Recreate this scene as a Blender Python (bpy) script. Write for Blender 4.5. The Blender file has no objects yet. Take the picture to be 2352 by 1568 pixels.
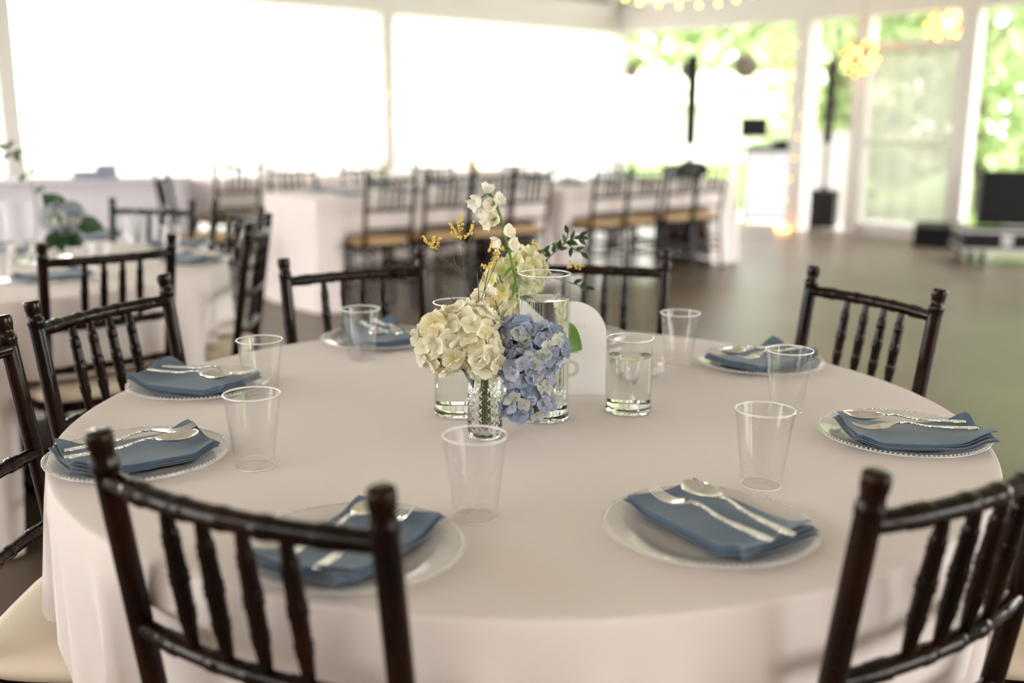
import bpy, math, random
from mathutils import Vector, Matrix
R = math.radians
random.seed(7)
scene = bpy.context.scene
col = scene.collection

# ------------------------------------------------------------------ camera
F_PX, PITCH, ROLL = 2359.6, 0.2124, 0.00523
ZT = 0.745                       # height of the cloth on the tables
CAM_Z = ZT + 0.5002
W, H = 2352, 1568
cam_d = bpy.data.cameras.new('camera'); cam = bpy.data.objects.new('camera', cam_d); col.objects.link(cam)
cam_d.sensor_width = 36.0; cam_d.lens = F_PX / W * 36.0
fwd = Vector((0, math.cos(PITCH), -math.sin(PITCH))); upv = Vector((0, math.sin(PITCH), math.cos(PITCH))); rgt = Vector((1, 0, 0))
c_r = rgt * math.cos(ROLL) + upv * math.sin(ROLL); c_u = -rgt * math.sin(ROLL) + upv * math.cos(ROLL)
m = Matrix.Identity(4)
for i in range(3):
    m[i][0] = c_r[i]; m[i][1] = c_u[i]; m[i][2] = -fwd[i]
m[0][3], m[1][3], m[2][3] = 0, 0, CAM_Z
cam.matrix_world = m
cam_d.clip_end = 300
cam_d.dof.use_dof = True; cam_d.dof.focus_distance = 1.62; cam_d.dof.aperture_fstop = 1.8
scene.camera = cam

# ------------------------------------------------------------------ sky and exposure
world = bpy.data.worlds.new('overcast_sky'); scene.world = world; world.use_nodes = True
bg = world.node_tree.nodes['Background']
bg.inputs['Color'].default_value = (1.0, 0.975, 0.985, 1); bg.inputs['Strength'].default_value = 10.0
vs = scene.view_settings
vs.view_transform = 'Standard'; vs.look = 'None'; vs.gamma = 1.0; vs.exposure = 0.10; vs.use_curve_mapping = False
cy = scene.cycles
cy.max_bounces = 12; cy.transparent_max_bounces = 20; cy.transmission_bounces = 12; cy.diffuse_bounces = 4; cy.glossy_bounces = 3
cy.use_adaptive_sampling = True; cy.adaptive_threshold = 0.06; cy.adaptive_min_samples = 16
cy.use_denoising = True; cy.sample_clamp_indirect = 12.0; cy.blur_glossy = 0.5

# ------------------------------------------------------------------ pixels to directions
def ray(px, py):
    u, v = px - W / 2, py - H / 2
    x = (u * math.cos(ROLL) + v * math.sin(ROLL)) / F_PX
    y = -(-u * math.sin(ROLL) + v * math.cos(ROLL)) / F_PX
    return rgt * x + upv * y + fwd
def atz(px, py, z):              # where the sight line meets height z
    d = ray(px, py); t = (z - CAM_Z) / d.z
    return Vector((d.x * t, d.y * t, z))
def aty(px, py, Y):              # where the sight line meets depth Y
    d = ray(px, py); t = Y / d.y
    return Vector((d.x * t, Y, CAM_Z + d.z * t))
TC = Vector((0.0185, 1.7287, 0)); TR = 0.762

# ------------------------------------------------------------------ materials
MATS = {}
def nt(name):
    mt = bpy.data.materials.new(name); mt.use_nodes = True; MATS[name] = mt
    t = mt.node_tree; return mt, t, t.nodes, t.links
def pm(name, color, rough=0.5, metal=0.0, coat=0.0, sheen=0.0, var=None, scale=20.0, bump=0.0, bscale=200.0, spec=0.5, trans=0.0, obj_random=0.0, coords='Object'):
    mt, t, n, l = nt(name); b = n['Principled BSDF']
    b.inputs['Base Color'].default_value = (*color, 1); b.inputs['Roughness'].default_value = rough
    b.inputs['Metallic'].default_value = metal; b.inputs['Coat Weight'].default_value = coat; b.inputs['Coat Roughness'].default_value = 0.08
    b.inputs['Sheen Weight'].default_value = sheen; b.inputs['Specular IOR Level'].default_value = spec
    tc = n.new('ShaderNodeTexCoord')
    src = None
    if var:
        no = n.new('ShaderNodeTexNoise'); no.inputs['Scale'].default_value = scale; no.inputs['Detail'].default_value = 6
        l.new(tc.outputs[coords], no.inputs['Vector'])
        mx = n.new('ShaderNodeMix'); mx.data_type = 'RGBA'
        mx.inputs[6].default_value = (*color, 1); mx.inputs[7].default_value = (*var, 1)
        rp = n.new('ShaderNodeValToRGB'); rp.color_ramp.elements[0].position = 0.35; rp.color_ramp.elements[1].position = 0.68
        l.new(no.outputs['Fac'], rp.inputs['Fac']); l.new(rp.outputs['Color'], mx.inputs[0]); src = mx.outputs[2]
        l.new(src, b.inputs['Base Color'])
    if obj_random:
        oi = n.new('ShaderNodeObjectInfo'); hs = n.new('ShaderNodeHueSaturation')
        mr = n.new('ShaderNodeMapRange'); mr.inputs['To Min'].default_value = 1 - obj_random; mr.inputs['To Max'].default_value = 1 + obj_random
        l.new(oi.outputs['Random'], mr.inputs['Value']); l.new(mr.outputs['Result'], hs.inputs['Value'])
        if src: l.new(src, hs.inputs['Color'])
        else: hs.inputs['Color'].default_value = (*color, 1)
        src = hs.outputs['Color']; l.new(src, b.inputs['Base Color'])
    if bump:
        nb = n.new('ShaderNodeTexNoise'); nb.inputs['Scale'].default_value = bscale; nb.inputs['Detail'].default_value = 3
        l.new(tc.outputs[coords], nb.inputs['Vector'])
        bp = n.new('ShaderNodeBump'); bp.inputs['Strength'].default_value = bump; bp.inputs['Distance'].default_value = 0.002
        l.new(nb.outputs['Fac'], bp.inputs['Height']); l.new(bp.outputs['Normal'], b.inputs['Normal'])
    if trans:
        tr = n.new('ShaderNodeBsdfTranslucent'); tr.inputs['Color'].default_value = (*color, 1)
        if src: l.new(src, tr.inputs['Color'])
        ms = n.new('ShaderNodeMixShader'); ms.inputs[0].default_value = trans
        l.new(b.outputs[0], ms.inputs[1]); l.new(tr.outputs[0], ms.inputs[2]); l.new(ms.outputs[0], n['Material Output'].inputs['Surface'])
    return mt
def thin_clear(name, tint=(1, 1, 1), gloss=1.0, haze=0.0, hazecol=(0.9, 0.9, 0.9), rough=0.03):
    mt, t, n, l = nt(name); n.remove(n['Principled BSDF'])
    tr = n.new('ShaderNodeBsdfTransparent'); tr.inputs['Color'].default_value = (*tint, 1)
    gl = n.new('ShaderNodeBsdfGlossy'); gl.inputs['Roughness'].default_value = rough
    lw = n.new('ShaderNodeLayerWeight'); lw.inputs['Blend'].default_value = 0.5
    pw = n.new('ShaderNodeMath'); pw.operation = 'POWER'; pw.inputs[1].default_value = 5.0; l.new(lw.outputs['Facing'], pw.inputs[0])
    ma = n.new('ShaderNodeMath'); ma.operation = 'MULTIPLY_ADD'; ma.inputs[1].default_value = 0.6; ma.inputs[2].default_value = 0.035; l.new(pw.outputs[0], ma.inputs[0])
    mu = n.new('ShaderNodeMath'); mu.operation = 'MULTIPLY'; mu.inputs[1].default_value = gloss; mu.use_clamp = True
    l.new(ma.outputs[0], mu.inputs[0])
    df = n.new('ShaderNodeBsdfDiffuse'); df.inputs['Color'].default_value = (*hazecol, 1)
    m0 = n.new('ShaderNodeMixShader'); m0.inputs[0].default_value = haze
    l.new(tr.outputs[0], m0.inputs[1]); l.new(df.outputs[0], m0.inputs[2])
    m1 = n.new('ShaderNodeMixShader'); l.new(mu.outputs[0], m1.inputs[0]); l.new(m0.outputs[0], m1.inputs[1]); l.new(gl.outputs[0], m1.inputs[2])
    l.new(m1.outputs[0], n['Material Output'].inputs['Surface']); return mt
def glass(name, ior=1.45, color=(1, 1, 1), rough=0.0):
    mt, t, n, l = nt(name); n.remove(n['Principled BSDF'])
    g = n.new('ShaderNodeBsdfGlass'); g.inputs['IOR'].default_value = ior; g.inputs['Color'].default_value = (*color, 1); g.inputs['Roughness'].default_value = rough
    l.new(g.outputs[0], n['Material Output'].inputs['Surface']); return mt
def emit(name, color, s):
    mt, t, n, l = nt(name); n.remove(n['Principled BSDF'])
    e = n.new('ShaderNodeEmission'); e.inputs['Color'].default_value = (*color, 1); e.inputs['Strength'].default_value = s
    l.new(e.outputs[0], n['Material Output'].inputs['Surface']); return mt
def petal_mat(name, base, tip, rnd=0.12, hue=0.02, trans=0.35):
    """petal pigment runs from the floret's eye ('along' 0) to its rim (1), each floret a little different"""
    mt, t, n, l = nt(name); b = n['Principled BSDF']; b.inputs['Roughness'].default_value = 0.6; b.inputs['Specular IOR Level'].default_value = 0.25
    at = n.new('ShaderNodeAttribute'); at.attribute_name = 'along'
    mx = n.new('ShaderNodeMix'); mx.data_type = 'RGBA'; mx.inputs[6].default_value = (*base, 1); mx.inputs[7].default_value = (*tip, 1)
    oi = n.new('ShaderNodeObjectInfo')
    mp = n.new('ShaderNodeMath'); mp.operation = 'POWER'; mp.inputs[1].default_value = 0.8
    l.new(at.outputs['Fac'], mp.inputs[0]); l.new(mp.outputs[0], mx.inputs[0])
    hs = n.new('ShaderNodeHueSaturation')
    a = n.new('ShaderNodeMapRange'); a.inputs['To Min'].default_value = 1 - rnd; a.inputs['To Max'].default_value = 1 + rnd
    h = n.new('ShaderNodeMapRange'); h.inputs['To Min'].default_value = 0.5 - hue * .15; h.inputs['To Max'].default_value = 0.5 + hue
    s = n.new('ShaderNodeMapRange'); s.inputs['To Min'].default_value = 1.25; s.inputs['To Max'].default_value = 0.6
    fr = n.new('ShaderNodeMath'); fr.operation = 'FRACT'; m7 = n.new('ShaderNodeMath'); m7.operation = 'MULTIPLY'; m7.inputs[1].default_value = 7.3
    l.new(oi.outputs['Random'], m7.inputs[0]); l.new(m7.outputs[0], fr.inputs[0])
    l.new(oi.outputs['Random'], a.inputs['Value']); l.new(fr.outputs[0], h.inputs['Value']); l.new(fr.outputs[0], s.inputs['Value'])
    l.new(a.outputs[0], hs.inputs['Value']); l.new(h.outputs[0], hs.inputs['Hue']); l.new(s.outputs[0], hs.inputs['Saturation'])
    l.new(mx.outputs[2], hs.inputs['Color']); l.new(hs.outputs[0], b.inputs['Base Color'])
    tr = n.new('ShaderNodeBsdfTranslucent'); l.new(hs.outputs[0], tr.inputs['Color'])
    ms = n.new('ShaderNodeMixShader'); ms.inputs[0].default_value = trans
    l.new(b.outputs[0], ms.inputs[1]); l.new(tr.outputs[0], ms.inputs[2]); l.new(ms.outputs[0], n['Material Output'].inputs['Surface'])
    return mt
def sheer(name, color, see, trans, rough=0.9):
    mt, t, n, l = nt(name); n.remove(n['Principled BSDF'])
    d = n.new('ShaderNodeBsdfDiffuse'); d.inputs['Color'].default_value = (*color, 1)
    tl = n.new('ShaderNodeBsdfTranslucent'); tl.inputs['Color'].default_value = (*color, 1)
    tp = n.new('ShaderNodeBsdfTransparent')
    a = n.new('ShaderNodeMixShader'); a.inputs[0].default_value = trans; l.new(d.outputs[0], a.inputs[1]); l.new(tl.outputs[0], a.inputs[2])
    b = n.new('ShaderNodeMixShader'); b.inputs[0].default_value = see; l.new(a.outputs[0], b.inputs[1]); l.new(tp.outputs[0], b.inputs[2])
    l.new(b.outputs[0], n['Material Output'].inputs['Surface']); return mt

M_CLOTH = pm('table_linen', (0.785, 0.71, 0.69), 0.9, sheen=0.15, var=(0.77, 0.685, 0.66), scale=3, bump=0.12, bscale=60, spec=0.2)
M_WOOD = pm('dark_mahogany', (0.0055, 0.0028, 0.002), 0.11, var=(0.018, 0.006, 0.003), scale=9, spec=0.2)
M_CUSH = pm('ivory_cushion', (0.70, 0.61, 0.48), 0.75, bump=0.1)
M_TAN = pm('tan_cushion', (0.50, 0.33, 0.17), 0.8, bump=0.1)
M_NAPKIN = pm('blue_napkin', (0.082, 0.135, 0.205), 0.95, sheen=0.3, var=(0.10, 0.155, 0.225), scale=25, bump=0.25, bscale=900, spec=0.15)
M_STEEL = pm('silver_cutlery', (0.86, 0.83, 0.80), 0.09, metal=1.0)
def hammered():
    mt = pm('hammered_silver', (0.86, 0.83, 0.79), 0.2, metal=1.0); n, l = mt.node_tree.nodes, mt.node_tree.links
    tc = n.new('ShaderNodeTexCoord'); v = n.new('ShaderNodeTexVoronoi'); v.inputs['Scale'].default_value = 300
    bp = n.new('ShaderNodeBump'); bp.inputs['Strength'].default_value = 1.0; bp.inputs['Distance'].default_value = 0.004
    l.new(tc.outputs['Object'], v.inputs['Vector']); l.new(v.outputs['Distance'], bp.inputs['Height']); l.new(bp.outputs['Normal'], n['Principled BSDF'].inputs['Normal'])
    return mt
M_HAMMER = hammered()
M_PLATE = thin_clear('clear_plate_plastic', (0.97, 0.97, 0.97), 1.6, 0.16, (0.95, 0.94, 0.93), 0.08)
M_PLATERIM = thin_clear('plate_rim_plastic', (0.97, 0.97, 0.97), 2.2, 0.4, (0.95, 0.94, 0.93), 0.08)
M_CUP = thin_clear('clear_cup_plastic', (0.985, 0.985, 0.985), 1.1, 0.010, (0.95, 0.95, 0.95), 0.02)
M_CUPRIM = thin_clear('cup_rim_painted_glint', (0.98, 0.98, 0.98), 6.0, 0.75, (1, 1, 1), 0.05)  # near-white diffuse paints in the bright highlights along clear rims
M_VASE = thin_clear('vase_wall_glass', (0.985, 0.99, 0.985), 0.7, 0.006, (0.9, 0.9, 0.9), 0.01)
M_GLASS = glass('vase_glass', 1.45, (0.985, 0.99, 0.985))
M_WATER = glass('water', 1.333, (0.985, 0.99, 0.985))
M_CARD = pm('white_card', (0.84, 0.83, 0.82), 0.6)
M_INKGREY = pm('pale_grey_ink', (0.66, 0.64, 0.63), 0.5)
M_INKGOLD = pm('pale_gold_ink', (0.62, 0.56, 0.46), 0.4)
M_CREAM = petal_mat('cream_petal', (0.76, 0.72, 0.38), (0.95, 0.90, 0.78), 0.10, 0.015, 0.4)
M_BLUE = petal_mat('blue_petal', (0.40, 0.44, 0.44), (0.37, 0.47, 0.68), 0.22, 0.03, 0.3)
M_BLUEPALE = petal_mat('pale_blue_petal', (0.60, 0.62, 0.42), (0.62, 0.65, 0.70), 0.18, 0.03, 0.3)
M_WHITEP = petal_mat('white_petal', (0.82, 0.77, 0.52), (0.95, 0.91, 0.84), 0.06, 0.01, 0.4)
M_LIMEP = petal_mat('lime_white_petal', (0.58, 0.60, 0.14), (0.92, 0.87, 0.72), 0.10, 0.015, 0.4)
M_YELLOW = pm('yellow_limonium', (0.68, 0.48, 0.08), 0.7, var=(0.80, 0.64, 0.20), scale=300)
M_STEM = pm('green_stem', (0.13, 0.24, 0.035), 0.5, trans=0.15)
M_TWIG = pm('brown_twig', (0.09, 0.075, 0.035), 0.7)
M_VIOLET = pm('violet_stem', (0.22, 0.18, 0.26), 0.6)
M_LEAF = pm('leaf_green', (0.09, 0.20, 0.025), 0.45, trans=0.3, var=(0.12, 0.26, 0.035), scale=60)
M_DKLEAF = pm('dark_leaf', (0.018, 0.055, 0.015), 0.4, trans=0.2)
M_CONC = pm('polished_concrete', (0.175, 0.135, 0.098), 0.34, var=(0.105, 0.08, 0.055), scale=0.9, bump=0.04, bscale=30, spec=0.24)
M_WHITE = pm('white_paint', (0.72, 0.68, 0.655), 0.6)
M_WALL = pm('warm_white_wall', (0.72, 0.66, 0.60), 0.7)
M_CEIL = pm('white_metal_ceiling', (0.78, 0.75, 0.72), 0.5)
M_SHEER = sheer('sheer_white_fabric', (0.93, 0.93, 0.92), 0.14, 0.75)
M_SCREEN = sheer('door_screen', (0.42, 0.41, 0.38), 0.24, 0.4)
M_BLACK = pm('black_plastic', (0.006, 0.006, 0.007), 0.5, spec=0.2)
M_BLACKC = pm('black_fabric', (0.012, 0.011, 0.011), 0.9, bump=0.3)
M_GREYM = pm('grey_metal', (0.35, 0.34, 0.33), 0.35, metal=0.9)
M_SCRIM = pm('white_scrim', (0.84, 0.82, 0.86), 0.8, trans=0.55)
M_BULB = emit('warm_bulb', (1.0, 0.46, 0.10), 17.0)
M_BULB.cycles.emission_sampling = 'NONE'      # the added fill lamps carry the light; the bulbs only glow
M_CORD = pm('cord', (0.6, 0.55, 0.48), 0.7)
M_RATTAN = pm('grey_rattan', (0.25, 0.22, 0.18), 0.8)
M_GRASS = pm('grass', (0.16, 0.26, 0.06), 0.9, var=(0.26, 0.36, 0.10), scale=0.8)
M_GRAVEL = pm('pale_gravel', (0.62, 0.60, 0.56), 0.9, var=(0.5, 0.48, 0.44), scale=4)
M_BARK = pm('bark', (0.10, 0.075, 0.055), 0.9, var=(0.16, 0.13, 0.10), scale=8)
M_TREE = pm('tree_leaf', (0.34, 0.45, 0.20), 0.6, trans=0.5, var=(0.55, 0.64, 0.34), scale=1.6, obj_random=0.25)
M_ROOF = pm('cream_roof', (0.66, 0.60, 0.48), 0.8)

# ------------------------------------------------------------------ mesh building
class MB:
    def __init__(s): s.v = []; s.f = []; s.a = []
    def add(s, vs, fs, at=None):
        o = len(s.v); s.v += [tuple(x) for x in vs]; s.f += [tuple(i + o for i in q) for q in fs]
        s.a += (at if at else [0.0] * len(vs)); return s
    def box(s, c, d, M=None):
        vs = [Vector((c[0] + sx * d[0] / 2, c[1] + sy * d[1] / 2, c[2] + sz * d[2] / 2)) for sz in (-1, 1) for sx, sy in ((-1, -1), (1, -1), (1, 1), (-1, 1))]
        if M: vs = [M @ x for x in vs]
        return s.add(vs, [(3, 2, 1, 0), (4, 5, 6, 7), (0, 1, 5, 4), (1, 2, 6, 5), (2, 3, 7, 6), (3, 0, 4, 7)])
    def tube(s, pts, rad, n=10, cap=True):
        pts = [Vector(p) for p in pts]; N = len(pts)
        if not hasattr(rad, '__len__'): rad = [rad] * N
        t0 = (pts[1] - pts[0]).normalized(); ref = Vector((0, 0, 1)) if abs(t0.z) < .9 else Vector((1, 0, 0))
        u = t0.cross(ref).normalized(); vs = []; fs = []
        for i, p in enumerate(pts):
            t = (pts[min(i + 1, N - 1)] - pts[max(i - 1, 0)])
            if t.length < 1e-9: t = t0
            t = t.normalized(); u = (u - t * u.dot(t)).normalized(); w = t.cross(u)
            for k in range(n):
                a = 2 * math.pi * k / n; vs.append(p + (u * math.cos(a) + w * math.sin(a)) * rad[i])
        for i in range(N - 1):
            for k in range(n):
                k2 = (k + 1) % n; fs.append((i * n + k, i * n + k2, (i + 1) * n + k2, (i + 1) * n + k))
        if cap:
            fs.append(tuple(range(n - 1, -1, -1))); fs.append(tuple(range((N - 1) * n, N * n)))
        return s.add(vs, fs)
    def lathe(s, prof, n=48, c=(0, 0, 0), fr=None):
        vs = []; fs = []; N = len(prof)
        for i, (r, z) in enumerate(prof):
            for k in range(n):
                a = 2 * math.pi * k / n; rr = r + (fr(i, a) if fr else 0)
                vs.append((c[0] + rr * math.cos(a), c[1] + rr * math.sin(a), c[2] + z))
        for i in range(N - 1):
            for k in range(n):
                k2 = (k + 1) % n; fs.append((i * n + k, i * n + k2, (i + 1) * n + k2, (i + 1) * n + k))
        return s.add(vs, fs)
    def grid(s, fn, nu, nv, at=None):
        vs = []; al = []
        for i in range(nu + 1):
            for j in range(nv + 1):
                vs.append(fn(i / nu, j / nv)); al.append(at(i / nu, j / nv) if at else 0.0)
        fs = [(i * (nv + 1) + j, (i + 1) * (nv + 1) + j, (i + 1) * (nv + 1) + j + 1, i * (nv + 1) + j + 1) for i in range(nu) for j in range(nv)]
        return s.add(vs, fs, al)
    def ball(s, c, r, nu=8, nv=6, sq=(1, 1, 1)):
        def fn(a, b):
            th = math.pi * b; ph = 2 * math.pi * a
            return (c[0] + sq[0] * r * math.sin(th) * math.cos(ph), c[1] + sq[1] * r * math.sin(th) * math.sin(ph), c[2] - sq[2] * r * math.cos(th))
        return s.grid(fn, nu, nv)
    def mesh(s, name, smooth=True, sharp=None):
        me = bpy.data.meshes.new(name); me.from_pydata(s.v, [], s.f); me.validate(); me.update()
        if smooth:
            me.polygons.foreach_set('use_smooth', [True] * len(me.polygons))
            if sharp: me.set_sharp_from_angle(angle=R(sharp))
        if any(s.a):
            at = me.attributes.new('along', 'FLOAT', 'POINT'); at.data.foreach_set('value', s.a)
        return me
def inst(name, me, mat, parent=None, loc=(0, 0, 0), rot=None, scale=None):
    if mat and not me.materials: me.materials.append(mat)
    o = bpy.data.objects.new(name, me); col.objects.link(o)
    if parent: o.parent = parent
    o.location = loc
    if rot is not None:
        if isinstance(rot, (int, float)): o.rotation_euler = (0, 0, rot)
        else: o.rotation_euler = rot
    if scale is not None: o.scale = scale if hasattr(scale, '__len__') else (scale,) * 3
    return o
def obj(name, mb, mat, parent=None, loc=(0, 0, 0), rot=None, smooth=True, sharp=40):
    return inst(name, mb.mesh(name, smooth, sharp), mat, parent, loc, rot)
def empty(name, loc=(0, 0, 0), rz=0.0, parent=None):
    o = bpy.data.objects.new(name, None); o.empty_display_size = 0.05; col.objects.link(o); o.location = loc; o.rotation_euler = (0, 0, rz)
    if parent: o.parent = parent
    return o
def tag(o, label, cat, group=None, kind=None):
    o['label'] = label; o['category'] = cat
    if group: o['group'] = group
    if kind: o['kind'] = kind
    return o
def struct(o): o['kind'] = 'structure'; return o
KIDS = {}
def kids(o):
    return [c for c in bpy.data.objects if c.parent == o]
def copy_tree(o, parent=None):
    c = o.copy(); col.objects.link(c); c.parent = parent
    for ch in KIDS.setdefault(o.name, kids(o)): copy_tree(ch, c)
    return c
def place(o, loc, rz): o.location = loc; o.rotation_euler = (0, 0, rz); return o
def bez(p0, p1, p2, n=10):
    p0, p1, p2 = Vector(p0), Vector(p1), Vector(p2)
    return [p0 * (1 - t) ** 2 + p1 * 2 * t * (1 - t) + p2 * t * t for t in [i / n for i in range(n + 1)]]
def spline(pts, n=6):
    P = [Vector(p) for p in pts]; P = [P[0]] + P + [P[-1]]; out = []
    for i in range(1, len(P) - 2):
        a, b, c, d = P[i - 1:i + 3]
        for k in range(n):
            t = k / n
            out.append(0.5 * ((2 * b) + (c - a) * t + (2 * a - 5 * b + 4 * c - d) * t * t + (-a + 3 * b - 3 * c + d) * t ** 3))
    out.append(P[-2]); return out
def sm(a, b, x):
    t = max(0.0, min(1.0, (x - a) / (b - a))); return t * t * (3 - 2 * t)

# ------------------------------------------------------------------ the pavilion
Q = Vector((1.40, 14.2, 0))                       # far corner
E1 = Vector((-0.735, -0.678, 0)); E2 = Vector((0.678, -0.735, 0))   # along the curtain side, along the open side
LA, LB = 16.0, 14.5
ZB, ZB2 = 2.36, 2.72                              # underside and top of the eaves beam
def rm(a, b, z=0): return Q + E1 * a + E2 * b + Vector((0, 0, z))
def rbox(mb, a0, a1, b0, b1, z0, z1):
    vs = [rm(a, b, z) for z in (z0, z1) for a, b in ((a0, b0), (a0, b1), (a1, b1), (a1, b0))]
    return mb.add(vs, [(3, 2, 1, 0), (4, 5, 6, 7), (0, 1, 5, 4), (1, 2, 6, 5), (2, 3, 7, 6), (3, 0, 4, 7)])
struct(obj('floor', rbox(MB(), -0.35, LA, -0.35, LB, -0.15, 0.0), M_CONC, smooth=False))
g = MB(); g.add([(-90, -70, -0.16), (90, -70, -0.16), (90, 110, -0.16), (-90, 110, -0.16)], [(0, 1, 2, 3)])
struct(obj('ground', g, M_GRASS, smooth=False))
gp = MB(); rbox(gp, -2.6, LA + 6, -7.5, -0.36, -0.20, -0.08); rbox(gp, -2.6, -0.36, -0.36, LB + 5, -0.20, -0.08); rbox(gp, LA + 0.01, LA + 6, -0.36, LB + 5, -0.20, -0.08); rbox(gp, -0.36, LA + 0.01, LB + 0.01, LB + 5, -0.20, -0.08)
struct(obj('ground_gravel', gp, M_GRAVEL, smooth=False))
# the two sides behind the camera: painted walls with one tall opening each
wb = MB(); rbox(wb, LA - 0.16, LA - 0.04, 0.1, 3.8, 0, ZB); rbox(wb, LA - 0.16, LA - 0.04, 6.5, LB - 0.12, 0, ZB); struct(obj('wall_behind_left', wb, M_WALL, smooth=False))
wb = MB(); rbox(wb, 0.1, 4.0, LB - 0.18, LB - 0.06, 0, ZB); rbox(wb, 9.6, LA - 0.1, LB - 0.18, LB - 0.06, 0, ZB); struct(obj('wall_behind_right', wb, M_WALL, smooth=False))
tn = 0
def trim(mb, mat=M_WHITE):
    global tn; tn += 1
    return struct(obj('trim_%d' % tn, mb, mat, smooth=False))
trim(rbox(MB(), -0.12, LA, -0.12, 0.12, ZB, ZB2)); trim(rbox(MB(), -0.12, 0.12, 0.12, LB, ZB, ZB2))
trim(rbox(MB(), LA - 0.24, LA, 0.12, LB, ZB, ZB2)); trim(rbox(MB(), 0.12, LA, LB - 0.24, LB, ZB, ZB2))
# ceiling: two slopes up to a ridge, ribs under it
cm = MB(); OV = 0.9
for sg in (0, 1):
    b0, b1 = (-OV, LB / 2) if not sg else (LB + OV, LB / 2)
    z0 = ZB2 + 0.02; zr = ZB2 + 1.6
    lo = z0 - OV * 1.6 / (LB / 2)
    vs = [rm(-OV, b0, lo), rm(LA + OV, b0, lo), rm(LA + OV, b1, zr), rm(-OV, b1, zr)]
    vs += [v + Vector((0, 0, 0.06)) for v in vs]
    cm.add(vs, [(3, 2, 1, 0), (4, 5, 6, 7), (0, 1, 5, 4), (1, 2, 6, 5), (2, 3, 7, 6), (3, 0, 4, 7)])
ceil = struct(obj('ceiling', cm, M_CEIL, smooth=False))
ribm = MB().box((0, 0, 0), (0.05, math.hypot(LB / 2, 1.6), 0.07)).mesh('rafter', False)
tilt = math.atan2(1.6, LB / 2)
for i in range(15):
    a = 0.4 + i * 1.08
    for sg in (0, 1):
        mid = rm(a, LB / 4 if not sg else LB * 3 / 4, ZB2 + 0.8 - 0.03)
        d = E2 * (1 if not sg else -1); dz = (d * math.cos(tilt) + Vector((0, 0, math.sin(tilt))))
        x = E1; z = x.cross(dz)
        mt4 = Matrix(((x.x, dz.x, z.x, mid.x), (x.y, dz.y, z.y, mid.y), (x.z, dz.z, z.z, mid.z), (0, 0, 0, 1)))
        o = inst('rafter', ribm, M_WHITE, ceil); o.matrix_world = mt4
# columns
def column(a, b, w=0.16):
    return trim(rbox(MB(), a - w / 2, a + w / 2, b - w / 2, b + w / 2, 0, ZB))
for a in (0, 3.82, 7.75, 11.9, LA - 0.1): column(a, 0)
for a in (3.9, 7.9, 11.9, LA - 0.1): column(a, LB - 0.12)
for b in (2.85, 10.6, LB - 0.12): column(0, b, 0.20 if b < 3 else 0.16)
for b in (3.6, 7.2, 10.8): column(LA - 0.1, b)
# sheer curtains on the far left side
def curtain(a0, a1, label, b=0.03, z1=ZB, seed=0):
    rnd = random.Random(seed); ph = rnd.random() * 6
    def fn(u, v):
        a = a0 + (a1 - a0) * u; z = 0.02 + (z1 - 0.02) * v
        off = 0.028 * math.sin(a * 21 + ph + 1.3 * math.sin(a * 2.1)) * (1.15 - 0.4 * v)
        p = rm(a, b + off, z); return p
    o = obj('sheer_curtain', MB().grid(fn, int((a1 - a0) * 40), 6), M_SHEER, sharp=None)
    sol = o.modifiers.new('thick', 'SOLIDIFY'); sol.thickness = 0.0 + 0.0008
    return tag(o, label, 'curtain', 'sheer white curtains along the far side')
curtain(0.12, 3.72, 'sheer white curtain panel between the far corner and the warm-lit column', seed=1)
curtain(3.94, 7.65, 'wide sheer white curtain panel left of the warm-lit column', seed=2)

# door unit in the open side: two posts, transom bar, screen leaf
pd1 = atz(2066, 524, 0); pd2 = atz(2252, 536, 0)
b1 = (pd1 - Q).dot(E2); b2 = b1 + 1.15
door = struct(empty('door_1', rm(0, (b1 + b2) / 2)))
def dpart(name, mb, mat, par=door, smooth=False):
    o = obj(name, mb, mat, None, smooth=smooth); o.parent = par; o.matrix_parent_inverse = par.matrix_basis.inverted(); return o
dpart('post', rbox(MB(), -0.08, 0.08, b1 - 0.08, b1 + 0.08, 0, ZB), M_WHITE)
dpart('post', rbox(MB(), -0.08, 0.08, b2 - 0.09, b2 + 0.09, 0, ZB), M_WHITE)
dpart('transom', rbox(MB(), -0.05, 0.05, b1 + 0.08, b2 - 0.09, 1.99, 2.08), M_WHITE)
def scr(u, v): return rm(0.012 * math.sin(u * 26), b1 + 0.08 + (b2 - b1 - 0.17) * u, 0.14 + 1.85 * v)
dpart('screen', MB().grid(scr, 60, 4), M_SCREEN, smooth=True)
dpart('bottom_rail', rbox(MB(), -0.03, 0.03, b1 + 0.08, b2 - 0.09, 0.0, 0.14), M_WHITE)
dpart('middle_rail', rbox(MB(), -0.025, 0.025, b1 + 0.08, b2 - 0.09, 1.02, 1.05), M_WHITE)

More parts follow.
